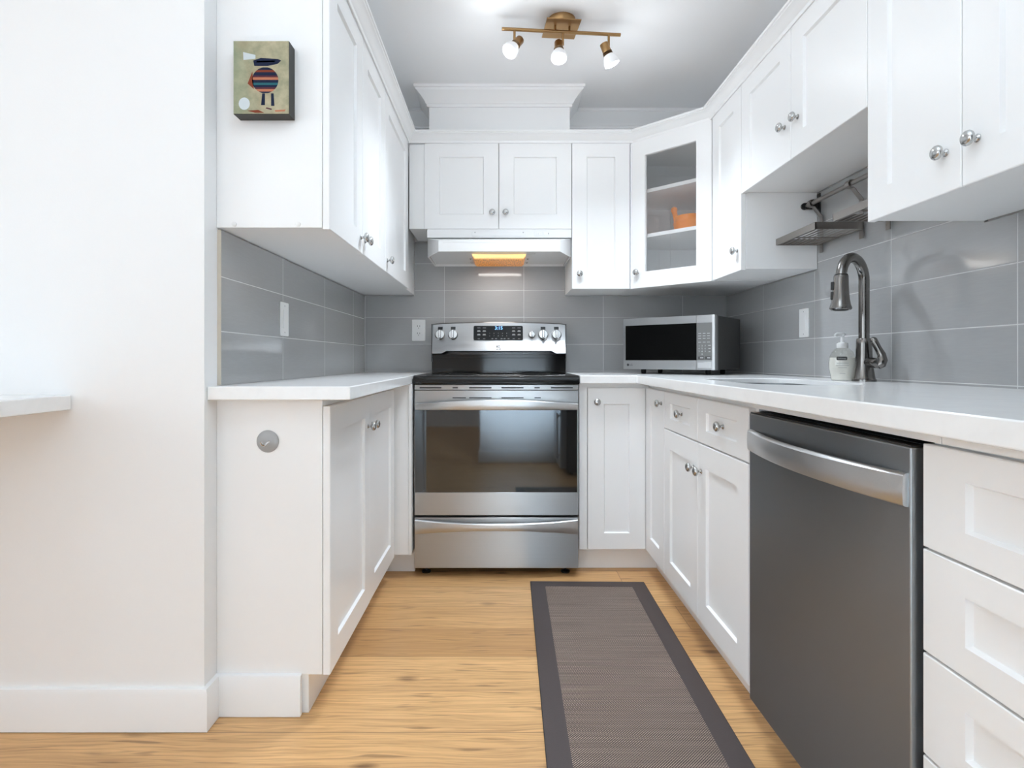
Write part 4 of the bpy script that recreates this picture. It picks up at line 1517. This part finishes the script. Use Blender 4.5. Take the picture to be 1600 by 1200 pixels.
mb = MB()
mb.prism([(*rot(a, b), 2.3895) for a, b in ((-0.071, -0.071), (0.071, -0.071), (0.071, 0.071), (-0.071, 0.071))], (0, 0, -0.004))
mb.build('mounting_plate', M['brass'], t, 0.001)
R0, R1 = V((-0.002, 2.345, 2.362)), V((0.495, 2.389, 2.362))
rd = (R1 - R0).normalized()
mb = MB()
mb.tube([R0, R1], 0.0070, 14)
for q in (0.222, 0.282):
    p = R0 + rd * q
    mb.tube([p, p + V((0, 0, 0.026))], 0.0048, 10)
rb = mb.build('rail_bar', M['brass'], t)
for q, drop, dv, offs in ((0.052, 0.050, V((-0.52, -0.42, -0.80)), V((0.016, 0.0, 0.0))),
                          (0.254, 0.055, V((-0.02, -0.36, -0.93)), V((-0.017, 0.0, 0.0))),
                          (0.449, 0.054, V((0.42, 0.10, -0.93)), V((-0.015, 0.0, 0.0)))):
    p = R0 + rd * q
    e = p - V((0, 0, drop))
    dv = dv.normalized()
    mb = MB()
    mb.tube([p, p - V((0, 0, drop * 0.6)), e], 0.0052, 10)
    st = mb.build('lamp_stem', M['brass'], t)
    hc = e + offs + dv * 0.004
    mb = MB()
    mb.lathe(hc - dv * 0.020, dv, [(0, 0), (0.0165, 0), (0.0180, 0.003), (0.0180, 0.037), (0.016, 0.038), (0, 0.038)], 22)
    mb.tube([e, hc - dv * 0.002], 0.0052, 8)
    hd_ = mb.build('lamp_head', M['brass'], t)
    mb = MB()
    mb.lathe(hc + dv * 0.017, dv, [(0, 0), (0.0195, 0), (0.0205, 0.002), (0.0185, 0.004), (0.0205, 0.006), (0.0185, 0.008), (0.0205, 0.010), (0.019, 0.013), (0, 0.013)], 22)
    mb.build('collar', M['brass_dark'], hd_)
    mb = MB()
    mb.lathe(hc + dv * 0.029, dv, [(0.018, 0), (0.0225, 0.006), (0.0285, 0.018), (0.0325, 0.030), (0.0335, 0.038), (0.0315, 0.043), (0.024, 0.0445)], 26)
    mb.build('lamp_glass', M['frost'], hd_)
    mb = MB()
    mb.lathe(hc + dv * 0.0735, dv, [(0, 0), (0.0225, 0), (0.0225, 0.0015), (0.015, 0.003), (0, 0.0035)], 24)
    mb.build('bulb_face', M['bulb'], hd_)
    sd_ = bpy.data.lights.new('lamp_bulb_light', 'POINT')
    sd_.energy, sd_.shadow_soft_size, sd_.color = LAMP_W, 0.022, (0.90, 0.955, 1.0)
    so = bpy.data.objects.new('lamp_bulb_light', sd_)
    COL.objects.link(so)
    so.location = hc + dv * 0.104
    sd_ = bpy.data.lights.new('lamp_spot_light', 'SPOT')
    sd_.energy, sd_.spot_size, sd_.spot_blend, sd_.shadow_soft_size, sd_.color = SPOT_W, math.radians(116), 0.9, 0.03, (0.81, 0.905, 1.0)
    so = bpy.data.objects.new('lamp_spot_light', sd_)
    COL.objects.link(so)
    so.location = hc + dv * 0.082
    so.rotation_euler = (dv * 0.35 + V((0, 0, -1.5))).to_track_quat('-Z', 'Y').to_euler()

# ================================================================== REFRIGERATOR BESIDE THE CAMERA (seen as a reflection)
t = thing('refrigerator', 'dark stainless refrigerator reflected in the oven window', 'refrigerator', (0.9, -0.02, 0))
box(0.56, 1.29, -0.29, 0.32, 0.02, 1.75).build('cabinet_body', M['mw_side'], t, 0.004)
for z0, z1 in ((0.06, 0.62), (0.63, 1.74)):
    d = box(0.50, 0.555, -0.285, 0.318, z0, z1).build('door', M['steel_dark'], t, 0.006, 3)
    mb = MB()
    mb.tube([(0.478, 0.27, z0 + 0.08), (0.478, 0.27, z1 - 0.08)], 0.010, 10)
    mb.box(0.478, 0.501, 0.262, 0.278, z0 + 0.10, z0 + 0.12)
    mb.box(0.478, 0.501, 0.262, 0.278, z1 - 0.12, z1 - 0.10)
    mb.build('handle', M['steel_handle'], d)
for ax, ay in ((0.6, -0.24), (0.6, 0.27), (1.24, -0.24), (1.24, 0.27)):
    mb = MB()
    mb.lathe((ax, ay, 0.0005), Zv, [(0.016, 0), (0.016, 0.0205), (0, 0.0205)], 12)
    mb.build('foot', M['black_matte'], t)
